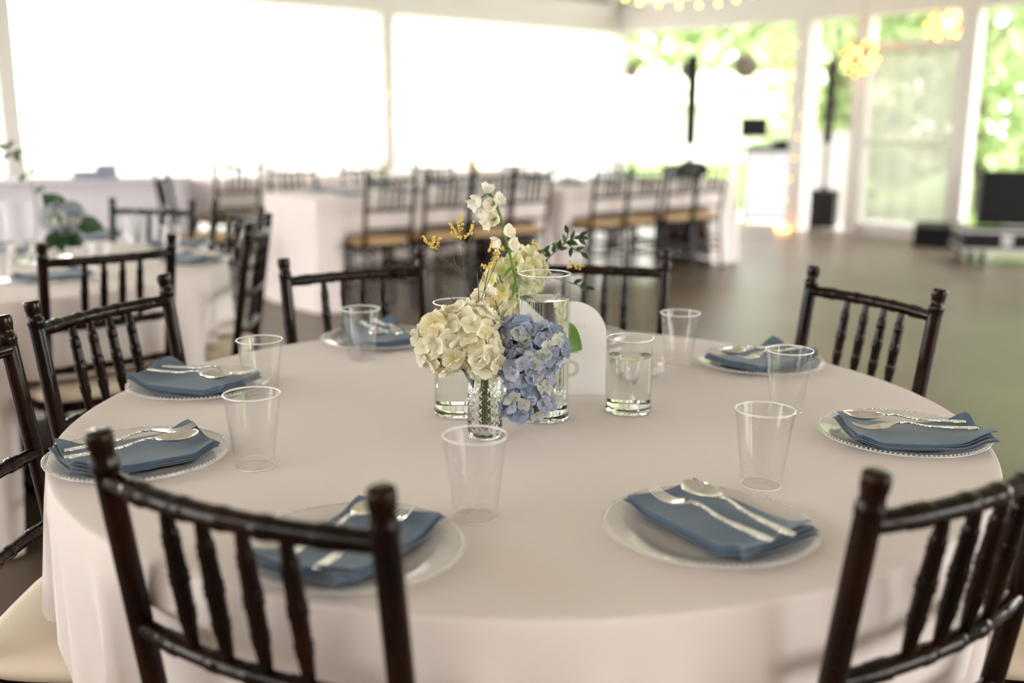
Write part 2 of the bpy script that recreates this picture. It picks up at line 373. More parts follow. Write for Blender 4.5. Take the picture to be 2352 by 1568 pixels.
# ------------------------------------------------------------------ outdoors
def tree(loc, h, cr, n, label, seed, low=0.25, leaf=0.16):
    rnd = random.Random(seed); t = empty('tree', loc)
    tag(t, label, 'tree', 'trees around the pavilion')
    tm = MB(); top = Vector((rnd.uniform(-.4, .4), rnd.uniform(-.4, .4), h * 0.85))
    tm.tube(bez((0, 0, -0.2), (rnd.uniform(-.3, .3), rnd.uniform(-.3, .3), h * .4), top, 8), [0.035 * h * (1 - 0.1 * i) * .5 for i in range(9)], 8)
    for k in range(7):
        z = h * rnd.uniform(.3, .75); a = rnd.uniform(0, 6.3); e = Vector((math.cos(a), math.sin(a), 0.5)) * cr * .75
        tm.tube(bez((0, 0, z), Vector((0, 0, z)) + e * .5, Vector((0, 0, z)) + e + Vector((0, 0, .4)), 4), [.05, .04, .03, .02, .01], 5)
    obj('trunk', tm, M_BARK, t)
    fm = MB(); cl = [(rnd.gauss(0, cr * .42), rnd.gauss(0, cr * .42), h * rnd.uniform(low, 1.0), rnd.uniform(.5, 1.0) * cr * .5) for _ in range(26)]
    for _ in range(n):
        cx, cy_, cz, cs = rnd.choice(cl)
        p = Vector((cx + rnd.gauss(0, cs * .5), cy_ + rnd.gauss(0, cs * .5), cz + rnd.gauss(0, cs * .4)))
        u = Vector((rnd.gauss(0, 1), rnd.gauss(0, 1), rnd.gauss(0, .6))).normalized(); w = u.cross(Vector((rnd.gauss(0, 1), rnd.gauss(0, 1), rnd.gauss(0, 1)))).normalized()
        s_ = leaf * rnd.uniform(.6, 1.3); k = u.cross(w) * s_ * .15
        fm.add([p - u * s_, p + w * s_ * .5 + k, p + u * s_, p - w * s_ * .5 + k], [(0, 1, 2, 3)])
    fo = obj('foliage', fm, M_TREE, t, smooth=False); fo['kind'] = 'stuff'
    return t
TR_SPOTS = [(5.2, 16.6, 5.5, 1.7), (7.6, 16.8, 7, 2.4), (9.8, 17.6, 8, 2.8), (11.6, 15.5, 7, 2.6), (13.6, 14.5, 8, 2.8),
            (7.0, 21.5, 9, 3.0), (10.5, 21.5, 9.5, 3.2), (14.5, 19.5, 9, 3.2), (18.0, 18.0, 9, 3.2), (5.2, 46, 8, 3.6), (11.5, 47, 9, 4.0), (9.0, 27.0, 11, 3.6), (15.5, 25.5, 11, 3.6), (21, 23, 11, 3.6)]
for i, (x, y, h, cr) in enumerate(TR_SPOTS):
    tree((x, y, -0.16), h, cr, 2600, 'bright green leafy tree blurred beyond the open right side', 40 + i, 0.12 if y < 19 else .2, .42 if y > 40 else .16)
for i, (x, y, h, cr) in enumerate([(-8.6, 14.5, 7, 2.4), (-9.4, 11.0, 7, 2.4)]):
    tree((x, y, -0.16), h, cr, 2200, 'green tree glimpsed past the left end of the curtains', 80 + i)
# pale building outside
bld = empty('outbuilding', (7.2, 39, -0.16), R(-12)); tag(bld, 'pale low building with cream roof seen through the open far right side', 'building')
obj('wall', MB().box((0, 0, 1.0), (13, 5, 2.0)), M_WHITE, bld, smooth=False)
rf = MB(); rf.add([(-6.8, -2.9, 1.95), (6.8, -2.9, 1.95), (6.8, 2.9, 1.95), (-6.8, 2.9, 1.95), (-6.4, 0, 3.1), (6.4, 0, 3.1)], [(0, 1, 5, 4), (2, 3, 4, 5), (1, 2, 5), (3, 0, 4), (3, 2, 1, 0)])
obj('roof', rf, M_ROOF, bld, smooth=False)
wp = empty('white_fence_panel', aty(1902, 505, 13.2).xy.to_3d() + Vector((0, 0, -0.08)), R(-8)); tag(wp, 'bright white solid fence panel outside behind the column speaker', 'fence')
for k in range(6): obj('board', MB().box((-0.36 + k * 0.144, 0, 0.62), (0.138, 0.03, 1.16)), M_WHITE, wp, smooth=False)
obj('rail', MB().box((0, 0.03, 0.9), (0.86, 0.04, 0.08)), M_WHITE, wp, smooth=False)
for sx in (-.4, .4): obj('post', MB().box((sx, 0.06, 0.6), (0.07, 0.07, 1.2)), M_WHITE, wp, smooth=False)

# ------------------------------------------------------------------ chair
RAIL1, RAIL2, RAIL3, TOPZ = 0.858, 0.672, 0.545, 0.915
def back_y(z): return -0.175 - 0.07 * max(0, (z - 0.44)) / 0.475
def post_x(z): return 0.178 + 0.006 * max(0, z - 0.44) / 0.475
def ringed(base, length, spots, amp=0.0022, wid=0.006, step=0.004):
    """radius samples along a bamboo-turned rod, rings at the given distances"""
    n = max(6, int(length / step)); out = []
    for i in range(n + 1):
        s = length * i / n; r = base(s / length)
        for q in spots: r += amp * math.exp(-((s - q) / (wid * .42)) ** 2)
        out.append((s / length, r))
    return out
def chair_meshes():
    ms = {}
    for sx in (-1, 1):
        prof = []
        for k in range(19): z = 0.0 + 0.86 * k / 18; prof.append((z, 0.0145 - 0.002 * (1 - min(1, z / .44))))
        prof += [(0.868, .0145), (0.872, .0158), (0.878, .0158), (0.882, .0146), (0.887, .0130), (0.892, .0134), (0.900, .0150), (0.910, .0152), (0.914, .0146), (0.9155, .0125)]
        pts = []
        for z, r in prof:
            y = back_y(z) if z > .44 else -0.175 - 0.045 * (1 - z / .44); pts.append((sx * (post_x(z) if z > .44 else .178), y, z))
        ms['post', sx] = MB().tube(pts, [r for _, r in prof], 16).mesh('back_post', True, 50)
        lp = [(sx * (.192 - .006 * (1 - k / 10)), 0.185, 0.445 * k / 10) for k in range(11)]
        ms['leg', sx] = MB().tube(lp, [.0115 + .0035 * k / 10 for k in range(11)], 12).mesh('front_leg')
    def rail(z, bow, rad, spots):
        hw = post_x(z) - 0.004; L = 2 * hw
        rr = ringed(lambda t: rad, L, spots); pts = [(-hw + L * t, back_y(z) - bow * (1 - (2 * t - 1) ** 2), z) for t, _ in rr]
        return MB().tube(pts, [r for _, r in rr], 12).mesh('rail')
    hw = post_x(RAIL1); sp = [hw + d * .0265 * 1.0 for d in (-3, -1, 1, 3)]
    rings = []
    for q in [hw - .0265 * 2.0, hw, hw + .0265 * 2.0, .05, .055 + .01, 2 * hw - .05, 2 * hw - .065]: rings += [q - .004, q + .004]
    ms['rail1'] = rail(RAIL1, 0.026, 0.0125, rings); ms['rail2'] = rail(RAIL2, 0.022, 0.0115, rings); ms['rail3'] = rail(RAIL3, 0.016, 0.0105, rings)
    for k, d in enumerate((-3, -1, 1, 3)):
        x = d * .0265; L = RAIL1 - RAIL2; t_ = x / hw
        base = lambda t: 0.0062 + 0.0042 * math.sin(math.pi * min(1, max(0, (t - .04) / .92))) ** .7
        rr = ringed(base, L, [L * .25, L * .25 + .009, L * .5, L * .5 + .009, L * .75, L * .75 + .009], .002)
        pts = [(x, (back_y(RAIL2) - .022 * (1 - t_ ** 2)) * (1 - t) + (back_y(RAIL1) - .026 * (1 - t_ ** 2)) * t, RAIL2 + L * t) for t, _ in rr]
        ms['spindle', k] = MB().tube(pts, [r for _, r in rr], 10).mesh('spindle')
    def outline(z, g, n=40):
        pts = []
        for i in range(n):
            a = 2 * math.pi * i / n; c, s = math.cos(a), math.sin(a); e = 0.42
            x = math.copysign(abs(c) ** e, c); y = math.copysign(abs(s) ** e, s)
            pts.append((x * (0.193 + 0.012 * y + g), y * (0.19 + g) + 0.005, z))
        return pts
    def slab(levels):
        mb = MB(); n = 40; vs = []; fs = []
        for z, g in levels: vs += outline(z, g, n)
        for i in range(len(levels) - 1):
            for k in range(n): fs.append((i * n + k, i * n + (k + 1) % n, (i + 1) * n + (k + 1) % n, (i + 1) * n + k))
        fs.append(tuple(range(n - 1, -1, -1))); fs.append(tuple(range((len(levels) - 1) * n, len(levels) * n)))
        return mb.add(vs, fs)
    ms['seat'] = slab([(0.415, -.004), (0.418, 0), (0.440, 0), (0.443, -.004)]).mesh('seat_frame', True, 40)
    ms['cush'] = slab([(0.4435, -.012), (0.447, 0.002), (0.462, 0.008), (0.474, 0.002), (0.481, -.02), (0.485, -.06), (0.487, -.12)]).mesh('cushion', True, 60)
    def bar(p, q, r=.0085): return MB().tube([Vector(p).lerp(Vector(q), t / 6) for t in range(7)], [r * (1 + .12 * (k % 2)) for k in range(7)], 8).mesh('stretcher')
    ms['st'] = [bar((-.19, .185, .20), (.19, .185, .20)), bar((-.178, -.196, .23), (.178, -.196, .23))]
    for sx in (-1, 1): ms['st'] += [bar((sx * .178, -.202, .17), (sx * .19, .185, .17)), bar((sx * .178, -.19, .27), (sx * .19, .185, .27))]
    return ms
CMS = chair_meshes()
def make_chair(cush):
    t = empty('chiavari_chair')
    for sx in (-1, 1): inst('back_post', CMS['post', sx], M_WOOD, t)
    for sx in (-1, 1): inst('front_leg', CMS['leg', sx], M_WOOD, t)
    for k in ('rail1', 'rail2', 'rail3'): inst('back_rail', CMS[k], M_WOOD, t)
    for k in range(4): inst('spindle', CMS['spindle', k], M_WOOD, t)
    sf = inst('seat_frame', CMS['seat'], M_WOOD, t)
    cm_ = CMS['cush'] if cush is M_CUSH else CMS['cush'].copy()
    if cush is not M_CUSH: cm_.materials.clear()
    inst('cushion', cm_, cush, sf)['label'] = 'ivory seat cushion' if cush is M_CUSH else 'tan seat cushion'
    for s_ in CMS['st']: inst('stretcher', s_, M_WOOD, t)
    return t
PROTO = {}
SEATS = {}
def chair(mid, facing, label, group, cush=M_CUSH, key=None):
    """mid: point midway between the two post tops (ground plan); facing: unit direction of the sitter's view"""
    f = Vector((facing[0], facing[1], 0)).normalized(); org = Vector((mid[0], mid[1], 0)) - f * back_y(TOPZ)
    rz = math.atan2(f.y, f.x) - math.pi / 2
    if cush.name not in PROTO:
        PROTO[cush.name] = c = make_chair(cush)
    else: c = copy_tree(PROTO[cush.name])
    place(c, org, rz); tag(c, label, 'chair', group)
    if key: SEATS.setdefault(key, []).append((org, f))
    return c
def by_posts(p0, p1, center=None):
    a, b = atz(*p0, TOPZ), atz(*p1, TOPZ); mid = (a + b) / 2; d = (b - a).normalized(); n = Vector((-d.y, d.x, 0))
    if center is not None and n.dot(Vector((center.x, center.y, 0)) - Vector((mid.x, mid.y, 0))) < 0: n = -n
    return mid, n
G1 = 'dark chairs around the near round table'
for p0, p1, lab in [((657, 593), (960, 573), 'dark wooden chair across the near table, left of the flowers'),
                    ((1216, 569), (1521, 577), 'dark wooden chair across the near table, behind the white arched card'),
                    ((1878, 612), (2150, 662), 'dark wooden chair standing on the open floor side, right of the near table'),
                    ((232, 992), (864, 1120), 'blurred dark wooden chair closest to the camera at lower left'),
                    ((92, 687), (360, 632), 'dark wooden chair left of the near table, behind the second left plate')]:
    md, n = by_posts(p0, p1, TC); chair(md, n, lab, G1, key='main')
def by_angle(ang, r, lab):
    a = R(ang); d = Vector((math.cos(a), math.sin(a), 0)); chair(TC + d * r, -d, lab, G1, key='main')
by_angle(-54.5, 0.835, 'blurred dark wooden chair cut off at the lower right corner')
chair(TC + Vector((-.884, -.195, 0)), (1, .02), 'dark wooden chair cut off by the left picture edge, ivory seat at lower left', G1, key='main')
by_angle(-13, 0.97, 'dark wooden chair outside the right picture edge, only its ivory seat showing')

# ------------------------------------------------------------------ tables and cloths
def cloth(name, loop, normals, center, top, seats, label, seed, flare=0.05, amp=0.040, folds=30, cat='tablecloth', group='floor-length white tablecloths', hem=0.012):
    rnd = random.Random(seed); N = len(loop); per = [0.0]
    for i in range(1, N): per.append(per[-1] + (loop[i] - loop[i - 1]).length)
    tot = per[-1] + (loop[0] - loop[-1]).length
    ph = [rnd.uniform(0, 6.3) for _ in range(6)]; fr = [max(1, int(folds * k)) for k in (1.0, 0.62, 0.41, 1.63, .23)]
    def wave(s): return sum(w * math.sin(2 * math.pi * k * s / tot + p) for w, k, p in zip((.42, .34, .3, .22, .2), fr, ph))
    rings = []
    for t in (0.02, 0.3, 0.6, 0.8, 0.93, 0.985): rings.append([Vector((*(center.xy + (p.xy - center.xy) * t), top)) for p in loop])
    for ins, dz in ((0.004, 0.0006), (0.0012, 0.0025), (0.0, 0.006)): rings.append([Vector((*(p.xy - n.xy * ins), top - dz)) for p, n in zip(loop, normals)])
    Z = [top - .02, top - .05, top - .09] + [top - .13 - (top - .13 - hem) * k / 13 for k in range(14)]
    for z in Z:
        t = (top - z) / (top - hem); ring = []
        for i, (p, n) in enumerate(zip(loop, normals)):
            w = wave(per[i]); off = flare * t + amp * (w - .7) * sm(0.02, .4, t) + 0.004 * sm(0, .1, t)
            q = Vector((p.x + n.x * off, p.y + n.y * off, z))
            for org, f in seats:
                rel = q - org; s_ = rel.x * f.x + rel.y * f.y; l_ = abs(-rel.x * f.y + rel.y * f.x)
                if -0.45 < s_ < 0.30:
                    lim = back_y(max(q.z, .44)) + 0.045; wl = (1 - sm(0.235, 0.30, l_)) * (1 - sm(0.655, 0.70, q.z))
                    if s_ < lim: q += f * (lim - s_) * wl; s_ += (lim - s_) * wl
                    if q.z < 0.50:
                        wt = (1 - sm(0.212, 0.262, l_)) * (1 - sm(0.215, 0.28, s_)); o2 = flare * .3 + amp * (w - .7) * .8
                        if off > o2 and s_ > lim + .03: q.x -= n.x * (off - o2) * wt; q.y -= n.y * (off - o2) * wt
                        q += f * (0.10 * max(0, t - .36) * wt)
                        q.z += (0.497 + 0.012 * (1 - t) - q.z) * wt
            ring.append(q)
        rings.append(ring)
    vs = [v for r_ in rings for v in r_]; fs = [tuple(range(N - 1, -1, -1))[::-1]]
    for a in range(len(rings) - 1):
        for k in range(N):
            k2 = (k + 1) % N; fs.append((a * N + k, (a + 1) * N + k, (a + 1) * N + k2, a * N + k2))
    o = obj(name, MB().add(vs, fs), M_CLOTH, sharp=None)
    return tag(o, label, cat, group)
def round_loop(c, r, n=240):
    A = [2 * math.pi * i / n for i in range(n)]
    return [Vector((c.x + r * math.cos(a), c.y + r * math.sin(a), 0)) for a in A], [Vector((math.cos(a), math.sin(a), 0)) for a in A]
def rect_loop(o, d, n, L, Dp, rad=0.03, step=0.03):
    """corner o, unit d along the front, unit n to the back"""
    pts = []; nr = []
    cs = [(L - rad, rad, -90), (L - rad, Dp - rad, 0), (rad, Dp - rad, 90), (rad, rad, 180)]
    loc = []
    for cx, cy_, a0 in cs:
        for k in range(5):
            a = R(a0 + 22.5 * k); loc.append((cx + rad * math.cos(a), cy_ + rad * math.sin(a), math.cos(a), math.sin(a)))
    out = []
    for i in range(len(loc)):
        a, b = loc[i], loc[(i + 1) % len(loc)]; dist = math.hypot(b[0] - a[0], b[1] - a[1]); k = max(1, int(dist / step))
        for j in range(k):
            t = j / k; out.append(tuple(x + (y - x) * t for x, y in zip(a, b)))
    for x, y, nx, ny in out:
        pts.append(o + d * x + n * y); v = d * nx + n * ny; nr.append(v.normalized())
    return pts, nr
def round_table(c, label):
    t = empty('round_table', (c.x, c.y, 0)); tag(t, label, 'table', 'round tables under cloths')
    obj('tabletop', MB().lathe([(0.0, ZT - .032), (TR - .012, ZT - .032), (TR - .008, ZT - .028), (TR - .008, ZT - .006), (TR - .012, ZT - .002), (0.0, ZT - .002)], 64), M_TAN, t)
    obj('pedestal', MB().lathe([(0.0, .03), (.045, .03), (.04, .1), (.04, ZT - .05), (.12, ZT - .033), (0, ZT - .033)], 24), M_BLACK, t)
    for k in range(4): obj('foot', MB().box((.12, 0, .02), (.26, .05, .04), Matrix.Rotation(R(45 + 90 * k), 4, 'Z')), M_BLACK, t, smooth=False)
round_table(TC, 'round table hidden under the near white tablecloth')
lp, nr = round_loop(TC, TR, 360)
cloth('tablecloth', lp, nr, TC, ZT, SEATS['main'], 'white floor-length tablecloth on the near round table', 3, folds=46, flare=.03, amp=.036)

# ------------------------------------------------------------------ tableware
PL_R = 0.1325
def plate_meshes():
    prof = [(0.0, .0022), (.084, .0022), (.0885, .0035), (.0935, .0075), (.098, .0092), (.126, .0128), (.1318, .0136), (.1325, .0128), (.1318, .0116), (.126, .0110), (.098, .0074), (.095, .0058), (.090, .0012), (.086, .0), (0.0, .0)]
    pm_ = MB().lathe(prof, 96).mesh('dish', True, 50)
    b = MB()
    for k in range(110):
        a = 2 * math.pi * k / 110; b.ball((.1285 * math.cos(a),   .1285 * math.sin(a), .0140), .0019, 6, 4)
    lip = MB(); b.tube([(.1318 * math.cos(2 * math.pi * k / 96), .1318 * math.sin(2 * math.pi * k / 96), .0130) for k in range(97)], .0011, 6, False)
    return pm_, b.mesh('beaded_rim')
PM, BR = plate_meshes()
def make_plate(loc, label, group='clear beaded plates on the near table'):
    t = empty('plate', loc); tag(t, label, 'plate', group); d_ = inst('dish', PM, M_PLATE, t); inst('beaded_rim', BR, M_PLATERIM, d_); return t
def napkin_mesh(seed, L=0.215, Wd=0.122, lift_out=0.0, lift_in=0.0, layers=4, fan=0.010):
    """folded napkin lying along +X (inner end) with its outer end at -X; rests on a plate at z=0"""
    rnd = random.Random(seed); mb = MB(); th = 0.0021
    a1, a2, a3 = [rnd.uniform(0, 6) for _ in range(3)]
    def basez(x, y):
        r = math.hypot(x, y); z = 0.0028 + 0.0105 * sm(.084, .118, r)
        z += 0.0022 * max(0, math.sin(x * 22 + a1)) + .0012 * (1 + math.sin(y * 40 + a2 + x * 15))
        z += lift_out * sm(.05, .115, -x) + lift_in * sm(.06, .11, x)
        return z
    for k in range(layers):
        dl = rnd.uniform(-.004, .004) - (.004 * k); dw = rnd.uniform(-.004, .004); sk = rnd.uniform(-.006, .006); oy = rnd.uniform(-.003, .003)
        zoff = k * (th + .0012)
        nu, nv = 26, 12
        def pos(u, v, top):
            x = (u - .5) * (L + dl) + sk * (v - .5); y = (v - .5) * (Wd + dw) + oy
            z = basez(x, y) + zoff + (th if top else 0)
            z += fan * (k / layers) * sm(.55, 1.0, 1 - u) * (0.5 + 0.5 * math.sin(v * 5 + a3 + k))
            # the folded long side curls over
            return (x, y, z)
        vs = [pos(i / nu, j / nv, False) for i in range(nu + 1) for j in range(nv + 1)] + [pos(i / nu, j / nv, True) for i in range(nu + 1) for j in range(nv + 1)]
        n0 = (nu + 1) * (nv + 1); fs = []
        ix = lambda i, j, t: t * n0 + i * (nv + 1) + j
        for i in range(nu):
            for j in range(nv):
                fs.append((ix(i, j, 1), ix(i + 1, j, 1), ix(i + 1, j + 1, 1), ix(i, j + 1, 1))); fs.append((ix(i, j + 1, 0), ix(i + 1, j + 1, 0), ix(i + 1, j, 0), ix(i, j, 0)))
            fs.append((ix(i, 0, 0), ix(i + 1, 0, 0), ix(i + 1, 0, 1), ix(i, 0, 1))); fs.append((ix(i, nv, 1), ix(i + 1, nv, 1), ix(i + 1, nv, 0), ix(i, nv, 0)))
        for j in range(nv):
            fs.append((ix(0, j + 1, 0), ix(0, j, 0), ix(0, j, 1), ix(0, j + 1, 1))); fs.append((ix(nu, j, 0), ix(nu, j + 1, 0), ix(nu, j + 1, 1), ix(nu, j, 1)))
        mb.add(vs, fs)
    return mb
def napkin_top(layers=4): return 0.0028 + layers * .0033
# cutlery lies along X: head towards +X, handle end at -X, z=0 is the lowest point
def prof_z(x):      # height of the centre line
    return 0.004 + 0.009 * math.exp(-((x - 0.018) / .03) ** 2) + 0.006 * sm(-.03, -.095, x) * -0.4 + .003
def handle(mb):
    n = 26
    st = []
    for i in range(n + 1):
        t = i / n; x = -0.098 + t * 0.125
        w = 0.0078 - 0.0045 * sm(0.0, .85, t) if t > .04 else 0.0062
        h = 0.0016 if t < .8 else 0.0016 + .0006 * (t - .8) * 5
        st.append((x, w if t < .92 else max(.0026, w), h))
    vs = []; fs = []; m_ = 10
    for x, w, h in st:
        for k in range(m_):
            a = 2 * math.pi * k / m_; vs.append((x, w * math.cos(a), prof_z(x) + h * math.sin(a)))
    for i in range(n):
        for k in range(m_): fs.append((i * m_ + k, i * m_ + (k + 1) % m_, (i + 1) * m_ + (k + 1) % m_, (i + 1) * m_ + k))
    fs.append(tuple(range(m_ - 1, -1, -1))); fs.append(tuple(range(n * m_, (n + 1) * m_)))
    return mb.add(vs, fs)
HANDLE = handle(MB()).mesh('handle', True, 60)
def fork_head():
    mb = MB()
    def bz(x): return prof_z(.027) - .0075 * math.sin(math.pi * min(1, (x - .027) / .05) * .5) + .016 * max(0, (x - .06) / .04) ** 2 * .6
    xs = [.025, .031, .038, .046, .054]; ws = [.0028, .0055, .0095, .0118, .0122]
    vs = []
    for x, w in zip(xs, ws):
        for j in range(9):
            y = -w + 2 * w * j / 8; vs.append((x, y, bz(x) + .0011 + .10 * y * y / .01 * .1)); 
    for x, w in zip(xs, ws):
        for j in range(9):
            y = -w + 2 * w * j / 8; vs.append((x, y, bz(x) - .0008 + .10 * y * y / .01 * .1))
    fs = []; n0 = 45
    for i in range(4):
        for j in range(8): a = i * 9 + j; fs.append((a, a + 9, a + 10, a + 1)); fs.append((n0 + a + 1, n0 + a + 10, n0 + a + 9, n0 + a))
        a = i * 9; fs.append((n0 + a, n0 + a + 9, a + 9, a)); a = i * 9 + 8; fs.append((a, a + 9, n0 + a + 9, n0 + a))
    for j in range(8): fs.append((j, j + 1, n0 + j + 1, n0 + j)); a = 36 + j; fs.append((a + 1, a, n0 + a, n0 + a + 1))
    mb.add(vs, fs)
    for q in range(4):
        y0 = -.0122 + .00275 + q * (.0244 - .0055) / 3
        pts = [(.052 + k * .0055, y0 * (1 - .02 * k), bz(.052 + k * .0055)) for k in range(9)]
        mb.tube(pts, [.0016 * (1 - .05 * k) for k in range(9)], 6)
    return mb.mesh('head', True, 50)
def spoon_bowl():
    mb = MB(); a, b, dep = .032, .0205, .0085; cx = .027 + a
    def fn(u, v, off):
        th = 2 * math.pi * v; r = u
        x = cx + a * r * math.cos(th); y = b * r * math.sin(th) * (1 + .12 * math.cos(th))
        z = prof_z(.027) - dep * (1 - r * r) + .0005 + off - .001 + .004 * max(0, (x - cx) / a) ** 2
        return (x, y, z)
    mb.grid(lambda u, v: fn(u, v, .0012), 8, 28); mb.grid(lambda u, v: fn(u, 1 - v, 0), 8, 28)
    rim = [fn(1, k / 28, .0006) for k in range(29)]; mb.tube(rim, .0009, 5, False)
    return mb.mesh('head', True, 70)
FH, SB = fork_head(), spoon_bowl()
def cutlery(kind, loc, rz, tilt, label, group):
    t = empty(kind, loc); t.rotation_euler = (0, tilt, rz); tag(t, label, kind, group)
    inst('handle', HANDLE, M_HAMMER, t)['label'] = 'hammered silver handle'
    inst('tines' if kind == 'fork' else 'bowl', FH if kind == 'fork' else SB, M_STEEL, t); return t
def cup_meshes():
    rb, rt, h, w = .0275, .0405, .110, .0011
    out = [(0, 0.003), (rb - .003, .003), (rb - .0025, 0.0), (rb, 0.0), (rb + .0004, .002)]
    for k in range(1, 9): out.append((rb + (rt - rb) * k / 8, h * k / 8))
    inn = [(rb + (rt - rb) * k / 8 - w, h * k / 8) for k in range(8, 0, -1)] + [(rb - w, .012), (rb - .004, .0105), (0, .0105)]
    body = MB().lathe(out + inn, 56).mesh('body', True, 22)
    rim = MB().tube([(rt * math.cos(2 * math.pi * k / 56), rt * math.sin(2 * math.pi * k / 56), h) for k in range(57)], .0014, 8, False)
    foot = MB().tube([((rb + .0004) * math.cos(2 * math.pi * k / 56), (rb + .0004) * math.sin(2 * math.pi * k / 56), .0012) for k in range(57)], .0008, 6, False)
    return body, rim.mesh('rim'), foot.mesh('foot_ring')
CUP_B, CUP_R, CUP_F = cup_meshes()
def make_cup(loc, label, group='clear plastic cups on the near table'):
    t = empty('plastic_cup', loc); tag(t, label, 'cup', group); b_ = inst('body', CUP_B, M_CUP, t); inst('rim', CUP_R, M_CUPRIM, b_); inst('foot_ring', CUP_F, M_CUPRIM, b_); return t

PLACES = {  # plate centre, direction of the cutlery (handle to head), lifts of the napkin ends, words, which side the fork lies
    'P1': ((-0.185, 1.129), 62, 0.004, 0.0, 'half hidden behind the lower left chair', -1, (-.004, .0)),
    'P2': ((0.246, 1.197), 123.5, 0.002, 0.0, 'nearest the camera on the right, fully in view', 1, (.002, -.016)),
    'P3': ((0.629, 1.587), 175, 0.006, 0.002, 'at the right edge of the near table', 1, (-.012, .012)),
    'P4': ((0.518, 2.093), -146, 0.006, 0.0, 'at the far right, before the lone chair', 1, (-.005, 0)),
    'P5': ((0.135, 2.345), -101, 0.0, 0.0, 'mostly hidden behind the white arched card', 1, (0, 0)),
    'P6': ((-0.304, 2.305), -66, 0.010, 0.0, 'at the far left, beside the cream flowers', 1, (0, 0)),
    'P7': ((-0.591, 1.885), -20, 0.004, 0.0, 'on the left, second from the lower left chair', 1, (-.012, 0)),
    'P8': ((-0.556, 1.461), 36, 0.003, 0.006, 'at the left edge of the near table', 1, (-.004, -.003)),
}
for i, (k, (c, ang, lo, li, words, side, sh)) in enumerate(PLACES.items()):
    c = Vector((c[0], c[1], ZT + .0006)); a = R(ang); ux = Vector((math.cos(a), math.sin(a), 0)); uy = Vector((-math.sin(a), math.cos(a), 0))
    make_plate(c, 'clear plastic plate with beaded rim ' + words)
    nap = obj('napkin', napkin_mesh(20 + i, lift_out=lo, lift_in=li), M_NAPKIN, None, c + ux * sh[0] + uy * sh[1], a, sharp=50)
    tag(nap, 'folded dusty blue napkin on the plate ' + words, 'napkin', 'blue napkins on the near table')
    zt_ = napkin_top() + .0016
    for kd, sy, dx in (('fork', side, -.004), ('spoon', -side, -.006 if k == 'P2' else .004)):
        if k in ('P8', 'P7') : dx = -dx
        yaw = a + R(3 if kd == 'fork' else -2)
        cutlery(kd, c + ux * (dx - .004) + uy * (sh[1] * .8 + sy * (.024 if kd == 'fork' else .018)) + Vector((0, 0, zt_ + .0035 + .3 * lo)), yaw, R(2.0), 'silver %s on the plate %s' % (kd, words), '%ss on the near table' % kd)
for px, py, words in [(586, 1070, 'beside the plate at the left edge of the near table'), (602, 915, 'before the left plate that has a chair right behind it'), (831, 826, 'before the far left plate by the cream flowers'),
                      (1558, 837, 'right of the centrepiece, near the far table edge'), (1805, 943, 'before the far right plate, left of the lone chair'), (1748, 1113, 'just behind the plate nearest the camera on the right'), (1092, 1187, 'in front of the small flower vase')]:
    make_cup(atz(px, py, ZT + .0006), 'clear plastic cup standing ' + words)

# ------------------------------------------------------------------ centrepiece glass
def cyl_vase(loc, r, h, water, label, base=0.010, w=0.0025, label2=None):
    t = empty('cylinder_vase', loc); tag(t, label, 'vase', 'clear cylinder vases on the near table')
    prof = [(0, 0.0005), (r - .006, 0.0005), (r - .002, .001), (r, .004), (r, h - .001), (r - w * .3, h), (r - w * .7, h), (r - w, h - .001), (r - w, base + .004), (r - w - .004, base), (0, base)]
    inst('glass', MB().lathe(prof[3:10] + [(r - w - .004, base), (r - .004, .004)] + prof[3:4], 72).mesh('glass', True, 22), M_VASE, t)
    inst('rim', MB().tube([((r - w / 2) * math.cos(2 * math.pi * k / 64), (r - w / 2) * math.sin(2 * math.pi * k / 64), h - .0005) for k in range(65)], w * .55, 8, False).mesh('rim'), M_CUPRIM, t)
    inst('base_disc', MB().lathe([(0, 0.0005), (r - .006, 0.0005), (r - .002, .0015), (r - .0006, .004), (r - .0006, base - .003), (r - .003, base - .001), (0, base - .001)], 64).mesh('base_disc', True, 22), M_GLASS, t)
    ri = r - w - .0003
    wp_ = [(0, base + .0005), (ri - .004, base + .0005), (ri, base + .004), (ri, water), (ri - .0015, water - .0008), (ri - .004, water - .0012), (0, water - .0012)]
    inst('water', MB().lathe(wp_, 72).mesh('water', True, 22), M_WATER, t)['label'] = 'clear water filling the vase'
    return t
V_TALL = atz(1247, 958, ZT + .0006); V_R = atz(1443, 943, ZT + .0006); V_L = atz(1056, 948, ZT + .0006)
cyl_vase(V_TALL, .0445, .250, .208, 'tallest clear cylinder vase of water, right of the flowers')
cyl_vase(V_R, .0410, .132, .100, 'shortest clear cylinder vase of water, right of the arched card')
cyl_vase(V_L, .0450, .196, .10, 'medium clear cylinder vase behind the cream hydrangea')
